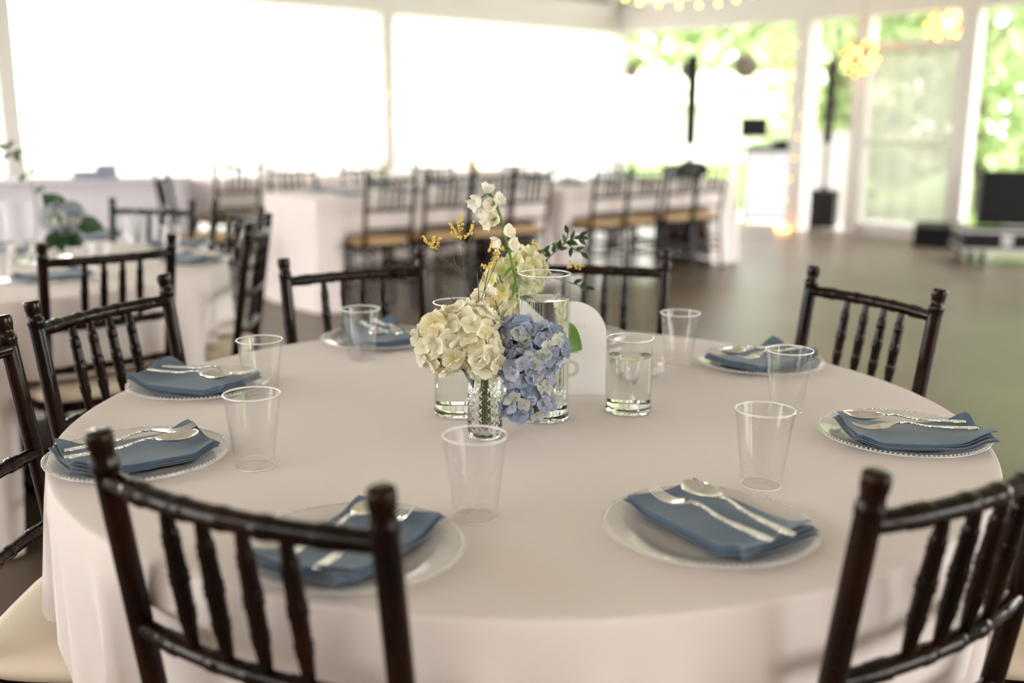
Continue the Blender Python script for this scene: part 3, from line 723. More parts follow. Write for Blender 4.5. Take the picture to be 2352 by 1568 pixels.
def bud_vase(loc, label):
    t = empty('bud_vase', loc); tag(t, label, 'vase', 'small cut glass bud vases')
    prof = [(0, 0.0005), (.022, .0005), (.0262, .003), (.0272, .008)]
    nb = 110
    for k in range(nb + 1): prof.append((.0276, .010 + .080 * k / nb))
    prof += [(.0268, .0945), (.0235, .1000), (.0165, .1035), (.0135, .1075), (.0132, .1120), (.0150, .1165), (.0158, .1185), (.0150, .1195), (.0138, .1180), (.0115, .1120), (.0120, .1070), (.0150, .1018), (.0225, .0970), (.0248, .0900), (.0250, .0140), (.0230, .0105), (0, .0100)]
    def fr(i, a):
        if not (4 <= i <= 4 + nb): return 0
        z = (i - 4) / nb * .080; s1 = (a / (2 * math.pi) * 13 + z / .0135) % 1; s2 = (a / (2 * math.pi) * 13 - z / .0135) % 1
        d = min(min(s1, 1 - s1), min(s2, 1 - s2)); e = min(1, (i - 4) / 8, (4 + nb - i) / 8)
        return e * (.0010 * (1 - sm(0.0, .30, d)) - .0004)
    inst('glass', MB().lathe(prof, 286, fr=fr).mesh('glass', True, 60), M_GLASS, t)
    return t
V1 = atz(1114, 1003, ZT + .0006); bud_vase(V1, 'small diamond-cut glass bud vase holding the cream and blue hydrangeas')
V2 = Vector((0.012, 1.872, ZT + .0006)); bud_vase(V2, 'small glass bud vase at the back holding the tall white stem, mostly hidden')
def votive(loc, label):
    t = empty('votive_holder', loc); tag(t, label, 'candle holder', 'small round glass votives')
    inst('glass', MB().lathe([(0, 0.0), (.015, 0.0), (.024, .008), (.0285, .022), (.0265, .036), (.0215, .045), (.0200, .0445), (.0245, .036), (.0262, .022), (.0220, .010), (.013, .004), (0, .004)], 40).mesh('glass', True, 60), M_CUP, t)
    inst('wax', MB().lathe([(0, .004), (.013, .0042), (.0215, .0102), (.024, .016), (0, .016)], 32).mesh('wax'), M_CARD, t)
    obj('wick', MB().tube([(0, 0, .016), (0.0005, 0, .022)], .0006, 5), M_TWIG, t)
votive(atz(1432, 872, ZT + .0006), 'small round glass votive seen through the short water vase, left one'); votive(atz(1497, 866, ZT + .0006), 'small round glass votive behind the right side of the short water vase')
# arched table card
cb = atz(1312, 906, ZT + .0006); CW, CHt = .126, .176
card = empty('table_card', cb, R(2)); tag(card, 'white arched table number card behind the tall vase', 'card')
out = [(-CW / 2, 0), (CW / 2, 0)] + [(CW / 2 * math.cos(R(180 * k / 24)), CHt - CW / 2 + CW / 2 * math.sin(R(180 * k / 24))) for k in range(25)]
n_ = len(out); vs_ = [(x, -.0016, z) for x, z in out] + [(x, .0016, z) for x, z in out]
cmb = MB().add(vs_, [tuple(range(n_)), tuple(range(2 * n_ - 1, n_ - 1, -1))] + [((k + 1) % n_, k, n_ + k, n_ + (k + 1) % n_) for k in range(n_)])
card_panel = obj('panel', cmb, M_CARD, card, smooth=False)
def text(body, size, loc, mat, parent, name='lettering', ext=.00025):
    cu = bpy.data.curves.new(name, 'FONT'); cu.body = body; cu.size = size; cu.align_x = 'CENTER'; cu.extrude = ext; cu.resolution_u = 4
    tmp = bpy.data.objects.new('tmp_text', cu); col.objects.link(tmp); dg = bpy.context.evaluated_depsgraph_get()
    me = bpy.data.meshes.new_from_object(tmp.evaluated_get(dg)); bpy.data.objects.remove(tmp); bpy.data.curves.remove(cu)
    me.materials.clear(); me.name = name
    return inst(name, me, mat, parent, loc, (R(90), 0, 0))
text('T A B L E', .0105, (0.004, -.0019, .128), M_INKGREY, card_panel)
text('5', .075, (0.0, -.0019, .035), M_INKGOLD, card_panel, 'numeral')

# ------------------------------------------------------------------ flowers
def floret_mesh(seed, size=.0135, cup=0.35, petals=4, wid=1.05):
    rnd = random.Random(seed); mb = MB()
    for p in range(petals):
        a = 2 * math.pi * p / petals + rnd.uniform(-.15, .15); L = size * rnd.uniform(.88, 1.12); Wd = size * wid * rnd.uniform(.9, 1.1); cu = cup * rnd.uniform(.6, 1.4); tw = rnd.uniform(-.3, .3)
        M = Matrix.Rotation(a, 4, 'Z')
        def fn(u, v):
            s = (v - .5) * 2; wd = Wd * .56 * max(.12, math.sqrt(max(0, 1 - ((u - .57) / .60) ** 2)))
            x = .0012 + L * u * (1 - .30 * s * s * u * u); y = s * wd
            z = cu * L * (u * u * .55) + .16 * L * s * s * u + tw * y * u - .10 * L * max(0, u - .7) * 2 + .05 * L * math.sin(4 * s + seed + p) * u
            return tuple(M @ Vector((x, y, z + .0002 * p)))
        mb.grid(fn, 4, 4, at=lambda u, v: u)
    mb.ball((0, 0, .0008), .0015, 5, 3)
    return mb.mesh('floret', True)
def orient(z, spin):
    z = z.normalized(); q = z.to_track_quat('Z', 'Y'); return (q.to_matrix() @ Matrix.Rotation(spin, 3, 'Z')).to_euler()
CR_FL = [floret_mesh(s, .0158, c) for s, c in ((1, .25), (2, .5), (3, .8))]
BL_FL = [floret_mesh(s, .0108, c, wid=1.15) for s, c in ((4, .4), (5, .7), (6, 1.0))]
LM_FL = [m_.copy() for m_ in CR_FL]; BP_FL = [m_.copy() for m_ in BL_FL]
def hydrangea(name, loc, lobes, meshes, mats, seed, label, stem_pts, nfl, cat='flower', branch_mat=M_STEM, stem_r=.0034):
    """lobes: (centre, radii xyz, share); florets cover the lobes"""
    rnd = random.Random(seed); t = empty(name, loc); tag(t, label, cat); L0 = Vector(loc)
    obj('stem', MB().tube(spline([Vector(p) - L0 for p in stem_pts]), stem_r, 8), M_STEM, t)
    core = MB(); tot = sum(l[2] for l in lobes); placed = []
    for c, rad, share in lobes:
        c = Vector(c) - L0; n = int(nfl * share / tot)
        for k in range(n):
            zf = 1 - 2 * (k + .5) / n; ph = k * 2.39996 + rnd.uniform(-.2, .2); rr = math.sqrt(1 - zf * zf)
            d = Vector((rr * math.cos(ph), rr * math.sin(ph), zf)); s_ = rnd.uniform(.82, 1.0)
            p = c + Vector((d.x * rad[0], d.y * rad[1], d.z * rad[2])) * s_
            nrm = Vector((d.x / rad[0], d.y / rad[1], d.z / rad[2])).normalized()
            if any(((p.x - (Vector(c2) - L0).x) / r2[0]) ** 2 + ((p.y - (Vector(c2) - L0).y) / r2[1]) ** 2 + ((p.z - (Vector(c2) - L0).z) / r2[2]) ** 2 < .62 for c2, r2, _ in lobes if Vector(c2) - L0 != c): continue
            nrm = (nrm + Vector((rnd.uniform(-.4, .4), rnd.uniform(-.4, .4), rnd.uniform(-.3, .4)))).normalized()
            mi = rnd.randrange(len(meshes)); inst('floret', meshes[mi], mats[mi % len(mats)], t, p, orient(nrm, rnd.uniform(0, 6.3)), rnd.uniform(.8, 1.18))
            core.tube([c * .85 + p * .0 + Vector((0, 0, -rad[2] * .25)) * 1.0 + c * .15, p.lerp(c, .35), p - nrm * .0005], [.0011, .0009, .0006], 4)
    obj('branches', core, branch_mat, t)
    return t
# cream hydrangea, front left
h1 = [(aty(1022, 785, 1.545), (.044, .046, .046), 1.0), (aty(1086, 768, 1.55), (.046, .046, .046), 1.0), (aty(1112, 818, 1.525), (.028, .030, .030), .5)]
nk1 = V1 + Vector((0, 0, .116))
hyd1 = hydrangea('hydrangea', aty(1070, 790, 1.55), h1, CR_FL, [M_CREAM], 11, 'big cream hydrangea head leaning left over the small glass vase',
          [V1 + Vector((.004, -.004, .012)), V1 + Vector((.002, .001, .06)), nk1 + Vector((-.002, 0, 0)), aty(1080, 800, 1.55)], 165)
# smaller cream head behind it
hyd1b = hydrangea('hydrangea', aty(1118, 715, 1.62), [(aty(1118, 714, 1.62), (.036, .034, .030), 1)], CR_FL, [M_CREAM], 12, 'small cream hydrangea head peeking out behind the big cream one',
          [V1 + Vector((-.006, .004, .013)), V1 + Vector((-.003, .003, .06)), nk1 + Vector((-.001, .003, 0)), aty(1112, 735, 1.615)], 44)
# blue hydrangea
h2 = [(aty(1192, 775, 1.56), (.036, .034, .032), .8), (aty(1243, 800, 1.555), (.037, .036, .040), 1.0), (aty(1198, 845, 1.53), (.034, .032, .034), .8), (aty(1222, 868, 1.53), (.026, .026, .028), .4), (aty(1208, 930, 1.515), (.036, .028, .024), .65)]
hyd2 = hydrangea('hydrangea', aty(1215, 820, 1.55), h2, BL_FL + BP_FL[:1], [M_BLUE, M_BLUE, M_BLUE, M_BLUEPALE], 13, 'loose blue hydrangea head drooping right of the small glass vase',
          [V1 + Vector((.008, .005, .013)), V1 + Vector((.004, .002, .07)), nk1 + Vector((.003, 0, .002)), aty(1160, 812, 1.56), aty(1205, 805, 1.55)], 250, branch_mat=M_VIOLET)
# white and lime hydrangea at the back
h3 = [(aty(1168, 672, 1.84), (.050, .050, .066), 1.0), (aty(1205, 625, 1.84), (.036, .036, .040), .5)]
nk2 = V2 + Vector((0, 0, .116))
hyd3 = hydrangea('hydrangea', aty(1165, 672, 1.84), h3, LM_FL, [M_LIMEP], 14, 'white and lime hydrangea head standing behind the others',
          [V2 + Vector((0, 0, .013)), V2 + Vector((0, .001, .06)), nk2, aty(1175, 690, 1.845)], 105)
def leaf_mesh(L, Wd, fold=.25, curl=.3, serr=0.0, name='leaf'):
    def fn(u, v):
        s = (v - .5) * 2; w = Wd * .5 * (math.sin(math.pi * min(1, u ** .8)) ** .9 if 0 < u < 1 else 0.0)
        if serr: w *= 1 + serr * (((u * 14) % 1) - .5)
        return (L * u, s * w, fold * abs(s) * w - curl * L * u * u * .5)
    mb = MB().grid(fn, 28 if serr else 8, 4); return mb.mesh(name)
def leaf(parent, world, direction, up, me, mat, sc=1.0, name='leaf'):
    x = Vector(direction).normalized(); z = Vector(up); z = (z - x * z.dot(x)).normalized(); y = z.cross(x)
    M = Matrix((x, y, z)).transposed().to_euler()
    return inst(name, me, mat, parent, Vector(world) - Vector(parent.location), M, sc)
BIGLEAF = leaf_mesh(.075, .058, .12, .2, .10); DKLEAF = leaf_mesh(.052, .024, .25, .5)
leaf(hyd1, aty(1055, 822, 1.55), (.55, -.15, -.75), (.7, -.5, .4), DKLEAF, M_DKLEAF); leaf(hyd1, aty(1130, 835, 1.56), (.75, .0, -.02), (0, -.5, .8), DKLEAF.copy(), M_DKLEAF)
lf = leaf(hyd3, aty(1262, 752, 1.81), (.62, .05, -.42), (.15, -1, .25), BIGLEAF, M_LEAF)
obj('petiole', MB().tube([p - hyd3.location for p in bez(nk2 + Vector((0, 0, .012)), aty(1225, 740, 1.85), aty(1262, 752, 1.81), 8)], .0016, 6), M_STEM, hyd3)
leaf(hyd2, aty(1165, 905, 1.55), (.2, -.1, .6), (0, -1, .2), leaf_mesh(.02, .008), M_VIOLET, 1.0, 'dried_bract')
# white delphinium
DY = 1.79
dpx = [(1196, 728), (1190, 690), (1183, 640), (1172, 588), (1160, 540), (1148, 492), (1132, 458), (1114, 432)]
dpts = [V2 + Vector((-.004, .004, .013)), nk2 + Vector((-.001, .002, 0))] + [aty(x, y, DY) for x, y in dpx]
delph = empty('delphinium', V2); tag(delph, 'tall white delphinium stem with bell blossoms rising above the centrepiece', 'flower')
obj('stem', MB().tube([p - V2 for p in spline(dpts)], [.0026 - .0000 * i for i in range(len(spline(dpts)))], 8), M_STEM, delph)
def bell(seed):
    rnd = random.Random(seed); mb = MB(); n = 5
    for p in range(n):
        a = 2 * math.pi * p / n; M = Matrix.Rotation(a, 4, 'Z'); f = rnd.uniform(.85, 1.15)
        def fn(u, v):
            s = (v - .5) * 2; r = .003 + .0105 * u ** .75 * f; wd = .0085 * math.sin(math.pi * (.15 + .7 * u)) ** .8
            return tuple(M @ Vector((r - .0015 * s * s, s * wd, .017 * u + .0015 * math.sin(9 * s + seed) * u - .003 * max(0, u - .75) * 4 * f)))
        mb.grid(fn, 4, 4, at=lambda u, v: min(1, .15 + u))
    return mb.mesh('blossom')
BELLS = [bell(s) for s in (1, 2, 3)]
for i, (px, py, sx, sy, d) in enumerate([(1121, 432, 1115, 440, (.25, -.2, .9)), (1095, 462, 1120, 445, (-.9, -.3, -.35)), (1146, 458, 1140, 475, (.75, -.4, .55)), (1085, 470, 1118, 448, (-.8, -.3, -.6)), (1112, 495, 1140, 488, (-.9, -.4, -.05)),
                                         (1128, 470, 1138, 470, (-.3, -.9, .1)), (1118, 512, 1146, 500, (-.7, -.5, -.45)), (1132, 505, 1148, 500, (-.2, -.9, .1)), (1168, 532, 1162, 548, (.7, -.5, .45)), (1140, 558, 1170, 575, (-.8, -.3, -.2)), (1178, 560, 1170, 572, (.75, -.5, .15))]):
    p = aty(px, py, DY - .006) ; q = aty(sx, sy, DY)
    bl = inst('blossom', BELLS[i % 3], M_WHITEP, delph, p - V2 - Vector(d).normalized() * .008, orient(Vector(d), i * 1.1), 1.0)
    obj('pedicel', MB().tube([q - V2, (q - V2).lerp(p - V2, .5) + Vector((0, 0, .002)), p - V2 - Vector(d).normalized() * .007], .0009, 5), M_STEM, delph)
SLIM = leaf_mesh(.032, .007, .2, .6)
for px, py, d in [(1180, 610, (-.6, -.3, -.5)), (1186, 640, (-.2, -.4, -.8)), (1183, 625, (.5, -.2, -.6)), (1172, 575, (-.5, -.3, .2))]: leaf(delph, aty(px, py, DY), d, (0, -.6, .6), SLIM, M_LEAF)
# yellow limonium sprays
LY = 1.585
def limonium(label, root_px, branches, seed, base):
    rnd = random.Random(seed); t = empty('limonium_spray', base); tag(t, label, 'flower', 'yellow limonium sprays'); B = Vector(base)
    mb = MB(); mb.tube([p - B for p in spline([B, B + Vector((0, .002, .06)), B + Vector((0, .003, .108)), aty(*root_px, LY)])], .0011, 6)
    for pts in branches:
        mb.tube([p - B for p in spline([aty(x, y, LY) for x, y in pts[0]])], [max(.0005, .0009 - .00003 * i) for i in range(len(spline([aty(x, y, LY) for x, y in pts[0]])))], 5)
    obj('stems', mb, M_TWIG, t)
    for pts in branches:
        for (cx, cy_, sx, sy, ang, n) in pts[1]:
            cl = MB()
            for k in range(n):
                u = (k / max(1, n - 1) - .5); a = R(ang); x = cx + u * sx * math.cos(a) + rnd.gauss(0, sy * .3); y = cy_ - u * sx * math.sin(a) + rnd.gauss(0, sy * .3)
                p = aty(x, y, LY + rnd.uniform(-.004, .004)) - B
                for q in range(4):
                    e = Vector((rnd.gauss(0, 1), rnd.gauss(0, 1), rnd.gauss(0, 1) + .5)).normalized() * .0019; cl.ball(p + e, rnd.uniform(.0012, .0021), 5, 3)
            obj('flower_cluster', cl, M_YELLOW, t)
    return t
limonium('tall forked limonium spray with two yellow heads left of the white stem', (1090, 735),
         [([(1090, 735), (1082, 690), (1068, 640), (1063, 590), (1060, 545)], [(1059, 512, 38, 4, 82, 8), (1040, 524, 22, 4, 120, 6), (1048, 540, 24, 4, 150, 6), (1072, 540, 24, 4, 28, 6), (1083, 522, 20, 4, 70, 5), (1052, 514, 14, 3, 100, 4)]),
          ([(1068, 640), (1040, 612), (1015, 590), (990, 568)], [(982, 557, 30, 4, 135, 7), (997, 551, 18, 4, 80, 5), (1006, 558, 20, 4, 65, 5)]),
          ([(1064, 560), (1070, 575), (1078, 555), (1082, 532)], []), ([(1066, 632), (1048, 610), (1042, 588)], []), ([(1000, 577), (1009, 575), (1007, 562)], [])], 5, V1 + Vector((-.004, -.002, .012)))
limonium('limonium spray with yellow heads in front of the white stem', (1095, 738),
         [([(1095, 738), (1105, 690), (1122, 645), (1142, 598)], [(1126, 566, 22, 4, 75, 6), (1146, 577, 26, 5, 40, 7), (1139, 593, 18, 4, 20, 5)]), ([(1112, 668), (1120, 628), (1128, 606)], [(1116, 614, 22, 4, 150, 6), (1127, 605, 16, 3, 60, 5)]),
          ([(1130, 600), (1131, 578)], []), ([(1100, 700), (1098, 650), (1095, 625)], []), ([(1113, 638), (1105, 622), (1102, 612)], [])], 6, V1 + Vector((-.001, -.006, .012)))
limonium('short limonium twig with small yellow heads above the blue flowers', (1128, 735),
         [([(1128, 735), (1140, 712), (1155, 690)], [(1153, 680, 14, 3, 40, 5), (1137, 684, 8, 3, 90, 3)]), ([(1142, 708), (1138, 690)], []), ([(1128, 735), (1105, 760)], [])], 8, V1 + Vector((.003, -.006, .012)))
limonium('bare brown twig leaning left above the cream hydrangea', (1058, 718), [([(1058, 718), (1040, 690), (1020, 655)], []), ([(1035, 682), (1038, 668)], []), ([(1048, 702), (1047, 684)], []), ([(1026, 664), (1024, 654)], [])], 9, V1 + Vector((-.007, -.002, .012)))
# leafy sprig at the back right
SY = 1.90
sprig = empty('leafy_sprig', V2 + Vector((.004, 0, .013))); tag(sprig, 'dark green small-leaved sprig spreading right behind the tall vase', 'foliage'); SB0 = sprig.location.copy()
smb = MB(); main = [(1248, 612), (1262, 590), (1282, 572), (1305, 553), (1330, 545)]
for pl_ in [[(1215, 640), (1235, 625), (1248, 612)], main, [(1300, 556), (1318, 572), (1335, 580)], [(1292, 562), (1302, 548), (1304, 535)], [(1215, 640), (1225, 600), (1228, 570)], [(1230, 630), (1280, 640), (1330, 655), (1345, 660)], [(1228, 612), (1240, 590), (1248, 580)]]:
    q = [aty(x, y, SY) - SB0 for x, y in pl_]; smb.tube(spline(q), .0011, 5)
smb.tube(spline([Vector((0, 0, 0)), Vector((0, .002, .104)), aty(1215, 640, SY) - SB0]), .0014, 6)
obj('stems', smb, M_TWIG, sprig)
SMLEAF = leaf_mesh(.0185, .0085, .2, .3)
for px, py, dx, dz in [(1262, 590, -.3, .7), (1258, 597, -.7, -.2), (1270, 580, .2, .9), (1284, 570, .1, 1), (1284, 570, -.6, .6), (1284, 572, .7, .2), (1298, 558, -.2, 1), (1304, 536, -.3, .9), (1310, 550, .4, .8), (1318, 548, .9, .3), (1330, 545, .9, -.1), (1330, 545, .7, .6), (1330, 546, .5, -.5), (1308, 552, .8, -.3), (1300, 557, .9, -.1), (1312, 568, -.1, -.9), (1335, 580, .6, -.5), (1322, 574, .7, .4), (1290, 563, -.8, .1),
                       (1228, 572, -.5, .6), (1230, 585, .6, .5), (1226, 598, -.7, .4), (1240, 592, .8, .3), (1248, 580, .6, .7), (1240, 590, -.1, -.9), (1330, 655, .6, -.4), (1345, 660, .9, -.1), (1318, 650, .8, .5), (1338, 658, .2, .8)]:
    leaf(sprig, aty(px, py, SY), (dx, random.uniform(-.5, .2), dz), (random.uniform(-.5, .5), -.8, .5), SMLEAF, M_DKLEAF if px < 1320 else M_LEAF)
yc = MB()
for px, py in [(1228, 565), (1226, 580), (1250, 577), (1310, 600), (1306, 612), (1322, 608), (1330, 612), (1226, 555)]:
    for q in range(7): yc.ball(aty(px + random.gauss(0, 4), py + random.gauss(0, 4), SY) - SB0, random.uniform(.0014, .0026), 5, 3)
obj('buds', yc, M_YELLOW, sprig)

# ------------------------------------------------------------------ second round table
TC2 = Vector((-1.76, 3.47, 0)); G2 = 'dark chairs around the second round table'
for p0, p1, lab in [((100, 553), (360, 535), 'dark chair drawn up to the second round table, right behind the left chairs'), ((268, 455), (430, 458), 'dark chair on the far side of the second round table, left one'),
                    ((489, 460), (605, 474), 'dark chair on the far side of the second round table, right one'), ((568, 512), (620, 487), 'dark chair seen side-on at the right of the second round table')]:
    md, n = by_posts(p0, p1, TC2); dirc = (Vector((TC2.x, TC2.y, 0)) - Vector((md.x, md.y, 0)))
    dist = dirc.length; dirc.normalize()
    if dist < .86: md = Vector((TC2.x, TC2.y, 0)) - dirc * .86
    chair(md, (n * .6 + dirc * .4), lab, G2, key='t2')
round_table(TC2, 'round table hidden under the cloth at left')
lp, nr = round_loop(TC2, TR, 240); cloth('tablecloth', lp, nr, TC2, ZT, SEATS['t2'], 'white tablecloth on the second round table at left', 5, folds=30)
NAPS = napkin_mesh(60).mesh('napkin', True, 50); NAPS.materials.append(M_NAPKIN)
def setting(c, ang, ptxt, group, cup=None, cuptxt=None, with_nap=True):
    make_plate(Vector((c[0], c[1], ZT + .0006)), 'clear plate ' + ptxt, 'plates on ' + group)
    if with_nap:
        o = inst('napkin', NAPS, None, None, (c[0], c[1], ZT + .0006), R(ang)); tag(o, 'blue folded napkin on the plate ' + ptxt, 'napkin', 'napkins on ' + group)
    if cup: make_cup(Vector((cup[0], cup[1], ZT + .0006)), 'clear cup ' + cuptxt, 'cups on ' + group)
for px, py, ang, words, cpx in [(125, 642, 50, 'near side of the second round table', (228, 640)), (440, 602, 140, 'right side of the second round table', (395, 588)), (410, 565, 205, 'far right of the second round table', (372, 548)), (225, 548, 270, 'far side of the second round table', (300, 556)), (20, 580, 330, 'left part of the second round table', (6, 648))]:
    p = atz(px, py, ZT); q = atz(*cpx, ZT); setting((p.x, p.y), ang, 'on the ' + words, 'the second round table', (q.x, q.y), 'by the plate on the ' + words)
v3 = atz(146, 592, ZT + .0006); bud_vase(v3, 'small bud vase with pale blue flowers on the second round table')
hp = aty(146, 500, v3.y); DKBIG = leaf_mesh(.065, .045, .12, .3, .08)
hy4 = hydrangea('hydrangea', hp, [(hp, (.080, .072, .064), 1)], [BP_FL[0], BL_FL[1], BP_FL[2]], [M_BLUEPALE, M_BLUE, M_BLUEPALE], 15, 'pale blue hydrangea with dark leaves on the second round table', [v3 + Vector((0, 0, .013)), v3 + Vector((0, 0, .118)), hp - Vector((0, 0, .04))], 170)
for d, pp in [((-.75, -.1, .62), (152, 486)), ((-.7, 0, -.25), (152, 535)), ((.62, -.3, -.25), (142, 535)), ((.1, -.6, -.35), (148, 532)), ((-.35, -.5, -.4), (150, 528)), ((.75, -.2, -.1), (178, 512))]: leaf(hy4, aty(*pp, v3.y - .02), d, (0, -.8, .4), DKBIG, M_DKLEAF, 1.6)
cyl_vase(atz(52, 606, ZT + .0006), .045, .21, .08, 'clear cylinder vase at the left of the second round table')
sp2 = empty('green_sprig', atz(78, 590, ZT + .0006)); tag(sp2, 'thin green sprig arching up at the far left edge', 'foliage'); b2_ = sp2.location.copy(); s2m = MB()
pts2 = [b2_ + Vector((0, 0, .002)), aty(85, 480, b2_.y), aty(62, 395, b2_.y), aty(15, 340, b2_.y)]; s2m.tube([p - b2_ for p in spline(pts2)], .002, 5); obj('stem', s2m, M_STEM, sp2)
for px, py, dx, dz in [(68, 402, .5, .5), (62, 398, -.5, -.5), (45, 372, -.3, .8), (30, 352, .8, .2), (28, 352, -.6, -.3), (18, 343, -.7, .4), (15, 340, .6, .5), (80, 440, .7, .3)]: leaf(sp2, aty(px, py, b2_.y), (dx, -.2, dz), (0, -.9, .3), SMLEAF, M_LEAF, 2.4)

# ------------------------------------------------------------------ long tables
TD = R(39); D = Vector((math.cos(TD), math.sin(TD), 0)); NB = Vector((-math.sin(TD), math.cos(TD), 0))
A0 = Vector((-1.25, 6.58, 0)); DEP = 0.76
def long_table(o, L, label, nseed, key, clabel):
    t = empty('long_table', o + D * L / 2 + NB * DEP / 2, TD); tag(t, label, 'table', 'long tables under cloths')
    obj('tabletop', MB().box((0, 0, ZT - .02), (L - .02, DEP - .02, .03)), M_TAN, t, smooth=False)
    for sx in (-1, 1):
        obj('leg_frame', MB().tube([(sx * (L / 2 - .28), -.06, ZT - .04), (sx * (L / 2 - .28), -.06, .015), (sx * (L / 2 - .28), .06, .015), (sx * (L / 2 - .28), .06, ZT - .04)], .014, 8), M_BLACK, t)
    lp_, nr_ = rect_loop(o, D, NB, L, DEP); c_ = o + D * L / 2 + NB * DEP / 2
    cloth('tablecloth', lp_, nr_, c_, ZT, SEATS.get(key, []), clabel, nseed, flare=.06, amp=.02, folds=26)
def on_line(px, o, d):           # point of the ground line o + s d that shows at image column px
    r_ = ray(px, 470); det = r_.x * (-d.y) + d.x * r_.y
    t = (o.x * (-d.y) + d.x * o.y) / det; return Vector((r_.x * t, r_.y * t, 0))
G3 = 'dark chairs with tan seats at the long tables'
backA = A0 - NB * 0.24
nth = ['first', 'second', 'third', 'fourth']
for i, px in enumerate((902, 1034, 1138, 1224)): chair(on_line(px, backA, D), NB, 'tan-seated dark chair, %s from left, near side of left long table' % nth[i], G3, M_TAN, 'A')
for i, px in enumerate((1410, 1487, 1574, 1636)): chair(on_line(px, backA, D), NB, 'tan-seated dark chair, %s from left, near side of right long table' % nth[i], G3, M_TAN, 'B')
for i, s_ in enumerate((.35, .95, 1.6)): chair(A0 + D * s_ + NB * (DEP + .25), -NB, 'dark chair facing the camera behind the left long table, %s from left' % nth[i], G3, M_TAN, 'A')
for i, s_ in enumerate((2.5, 3.1, 3.7)): chair(A0 + D * s_ + NB * (DEP + .25), -NB, 'dark chair facing the camera behind the right long table, %s from left' % nth[i], G3, M_TAN, 'B')
C0 = A0 + NB * 2.05 + D * .18
chair(on_line(552, C0 - NB * .22, D), NB, 'dark chair at the left end of the rearmost long table, seen from behind', G3, M_TAN, 'C')
for i, s_ in enumerate((.4, 1.1, 1.8, 2.6)): chair(C0 + D * s_ + NB * (DEP + .26), -NB, 'dark chair behind the rearmost long table, %s from the left' % nth[i], G3, M_TAN, 'C')
long_table(A0, 1.98, 'long table under the left white cloth in the middle distance', 21, 'A', 'white tablecloth on the left long table')
long_table(A0 + D * 2.12, 2.03, 'long table under the right white cloth in the middle distance', 22, 'B', 'white tablecloth on the right long table')
long_table(C0, 3.6, 'rearmost long table under a white cloth', 23, 'C', 'white tablecloth on the rearmost long table')
ch = chair(aty(368, 402, 6.85), (.85, .53), 'dark chair standing between the second round table and the white bar table', G3, M_TAN)
def simple_flower(loc, hpx, label, mat, kind):
    """thin glass vase with one stem and a blossom head; hpx: image points of the blossoms"""
    t = empty('flower_vase', loc); tag(t, label, 'flowers', 'small flower vases on the long tables')
    inst('vase', SV, M_CUP, t)
    for k, (px, py, r_) in enumerate(hpx):
        p = aty(px, py, loc.y) - loc
        st_ = obj('stem', MB().tube(bez((0, 0, .01), (0, 0, max(.06, p.z * .6)), p, 6), .004, 6), M_STEM, t)
        bm = MB(); rr = random.Random(k + int(px))
        for q in range(12): bm.ball(p + Vector((rr.gauss(0, r_ * .5), rr.gauss(0, r_ * .5), rr.gauss(0, r_ * .45))), r_ * .42, 6, 4)
        obj('blossom', bm, mat, st_)
    return t
SV = MB().lathe([(0, 0), (.03, 0), (.034, .01), (.034, .09), (.02, .115), (.02, .14), (.0185, .14), (.0185, .115), (.032, .09), (.032, .012), (0, .006)], 24).mesh('vase')
M_PALEY = pm('pale_yellow_blossom', (0.66, 0.55, 0.26), 0.8); M_PALEW = pm('pale_cream_blossom', (0.76, 0.74, 0.58), 0.8); M_SAGE = pm('sage_foliage', (0.35, 0.42, 0.22), 0.8)
def tabpt(px, d_in): return on_line(px, A0 + NB * d_in, D) + Vector((0, 0, ZT + .0006))
simple_flower(tabpt(888, .4), [(882, 378, .035), (868, 370, .035), (852, 385, .03), (840, 372, .03)], 'vase of cream and sage flowers at the left end of the left long table', M_PALEW, 0)
simple_flower(tabpt(1092, .4), [(1088, 376, .045), (1098, 392, .03)], 'vase with one yellow bloom at the middle of the left long table', M_PALEY, 0)
simple_flower(tabpt(1262, .45), [(1243, 356, .02), (1281, 362, .02)], 'thin vase with two tiny blooms at the right end of the left long table', M_SAGE, 0)
simple_flower(tabpt(1372, .4), [(1370, 367, .035)], 'vase with a yellow bloom at the left end of the right long table', M_PALEY, 0)
simple_flower(tabpt(1518, .4), [(1518, 366, .025)], 'vase with a small green bloom at the middle of the right long table', M_SAGE, 0)
pc = on_line(552, C0 + NB * .35, D) + Vector((0, 0, ZT + .0006)); simple_flower(pc, [(568, 370, .035), (530, 378, .03), (545, 385, .03)], 'vase with cream and green flowers on the rearmost long table', M_PALEW, 0)
for r_, (s0, nm) in enumerate((((.35, .85, 1.35, 1.75), 'left long table'), ((2.35, 2.72, 3.09, 3.46), 'right long table'))):
    for i, s_ in enumerate(s0):
        for sd, dd in (('near', .19), ('far', .57)):
            p = A0 + D * s_ + NB * dd; q = p + D * .17 + NB * (.1 if sd == 'near' else -.06)
            setting((p.x, p.y), math.degrees(TD) + (90 if sd == 'near' else -90), '%s from left, %s side of %s' % (nth[i], sd, nm), nm, (q.x, q.y), '%s from left, %s side of %s' % (nth[i], sd, nm))
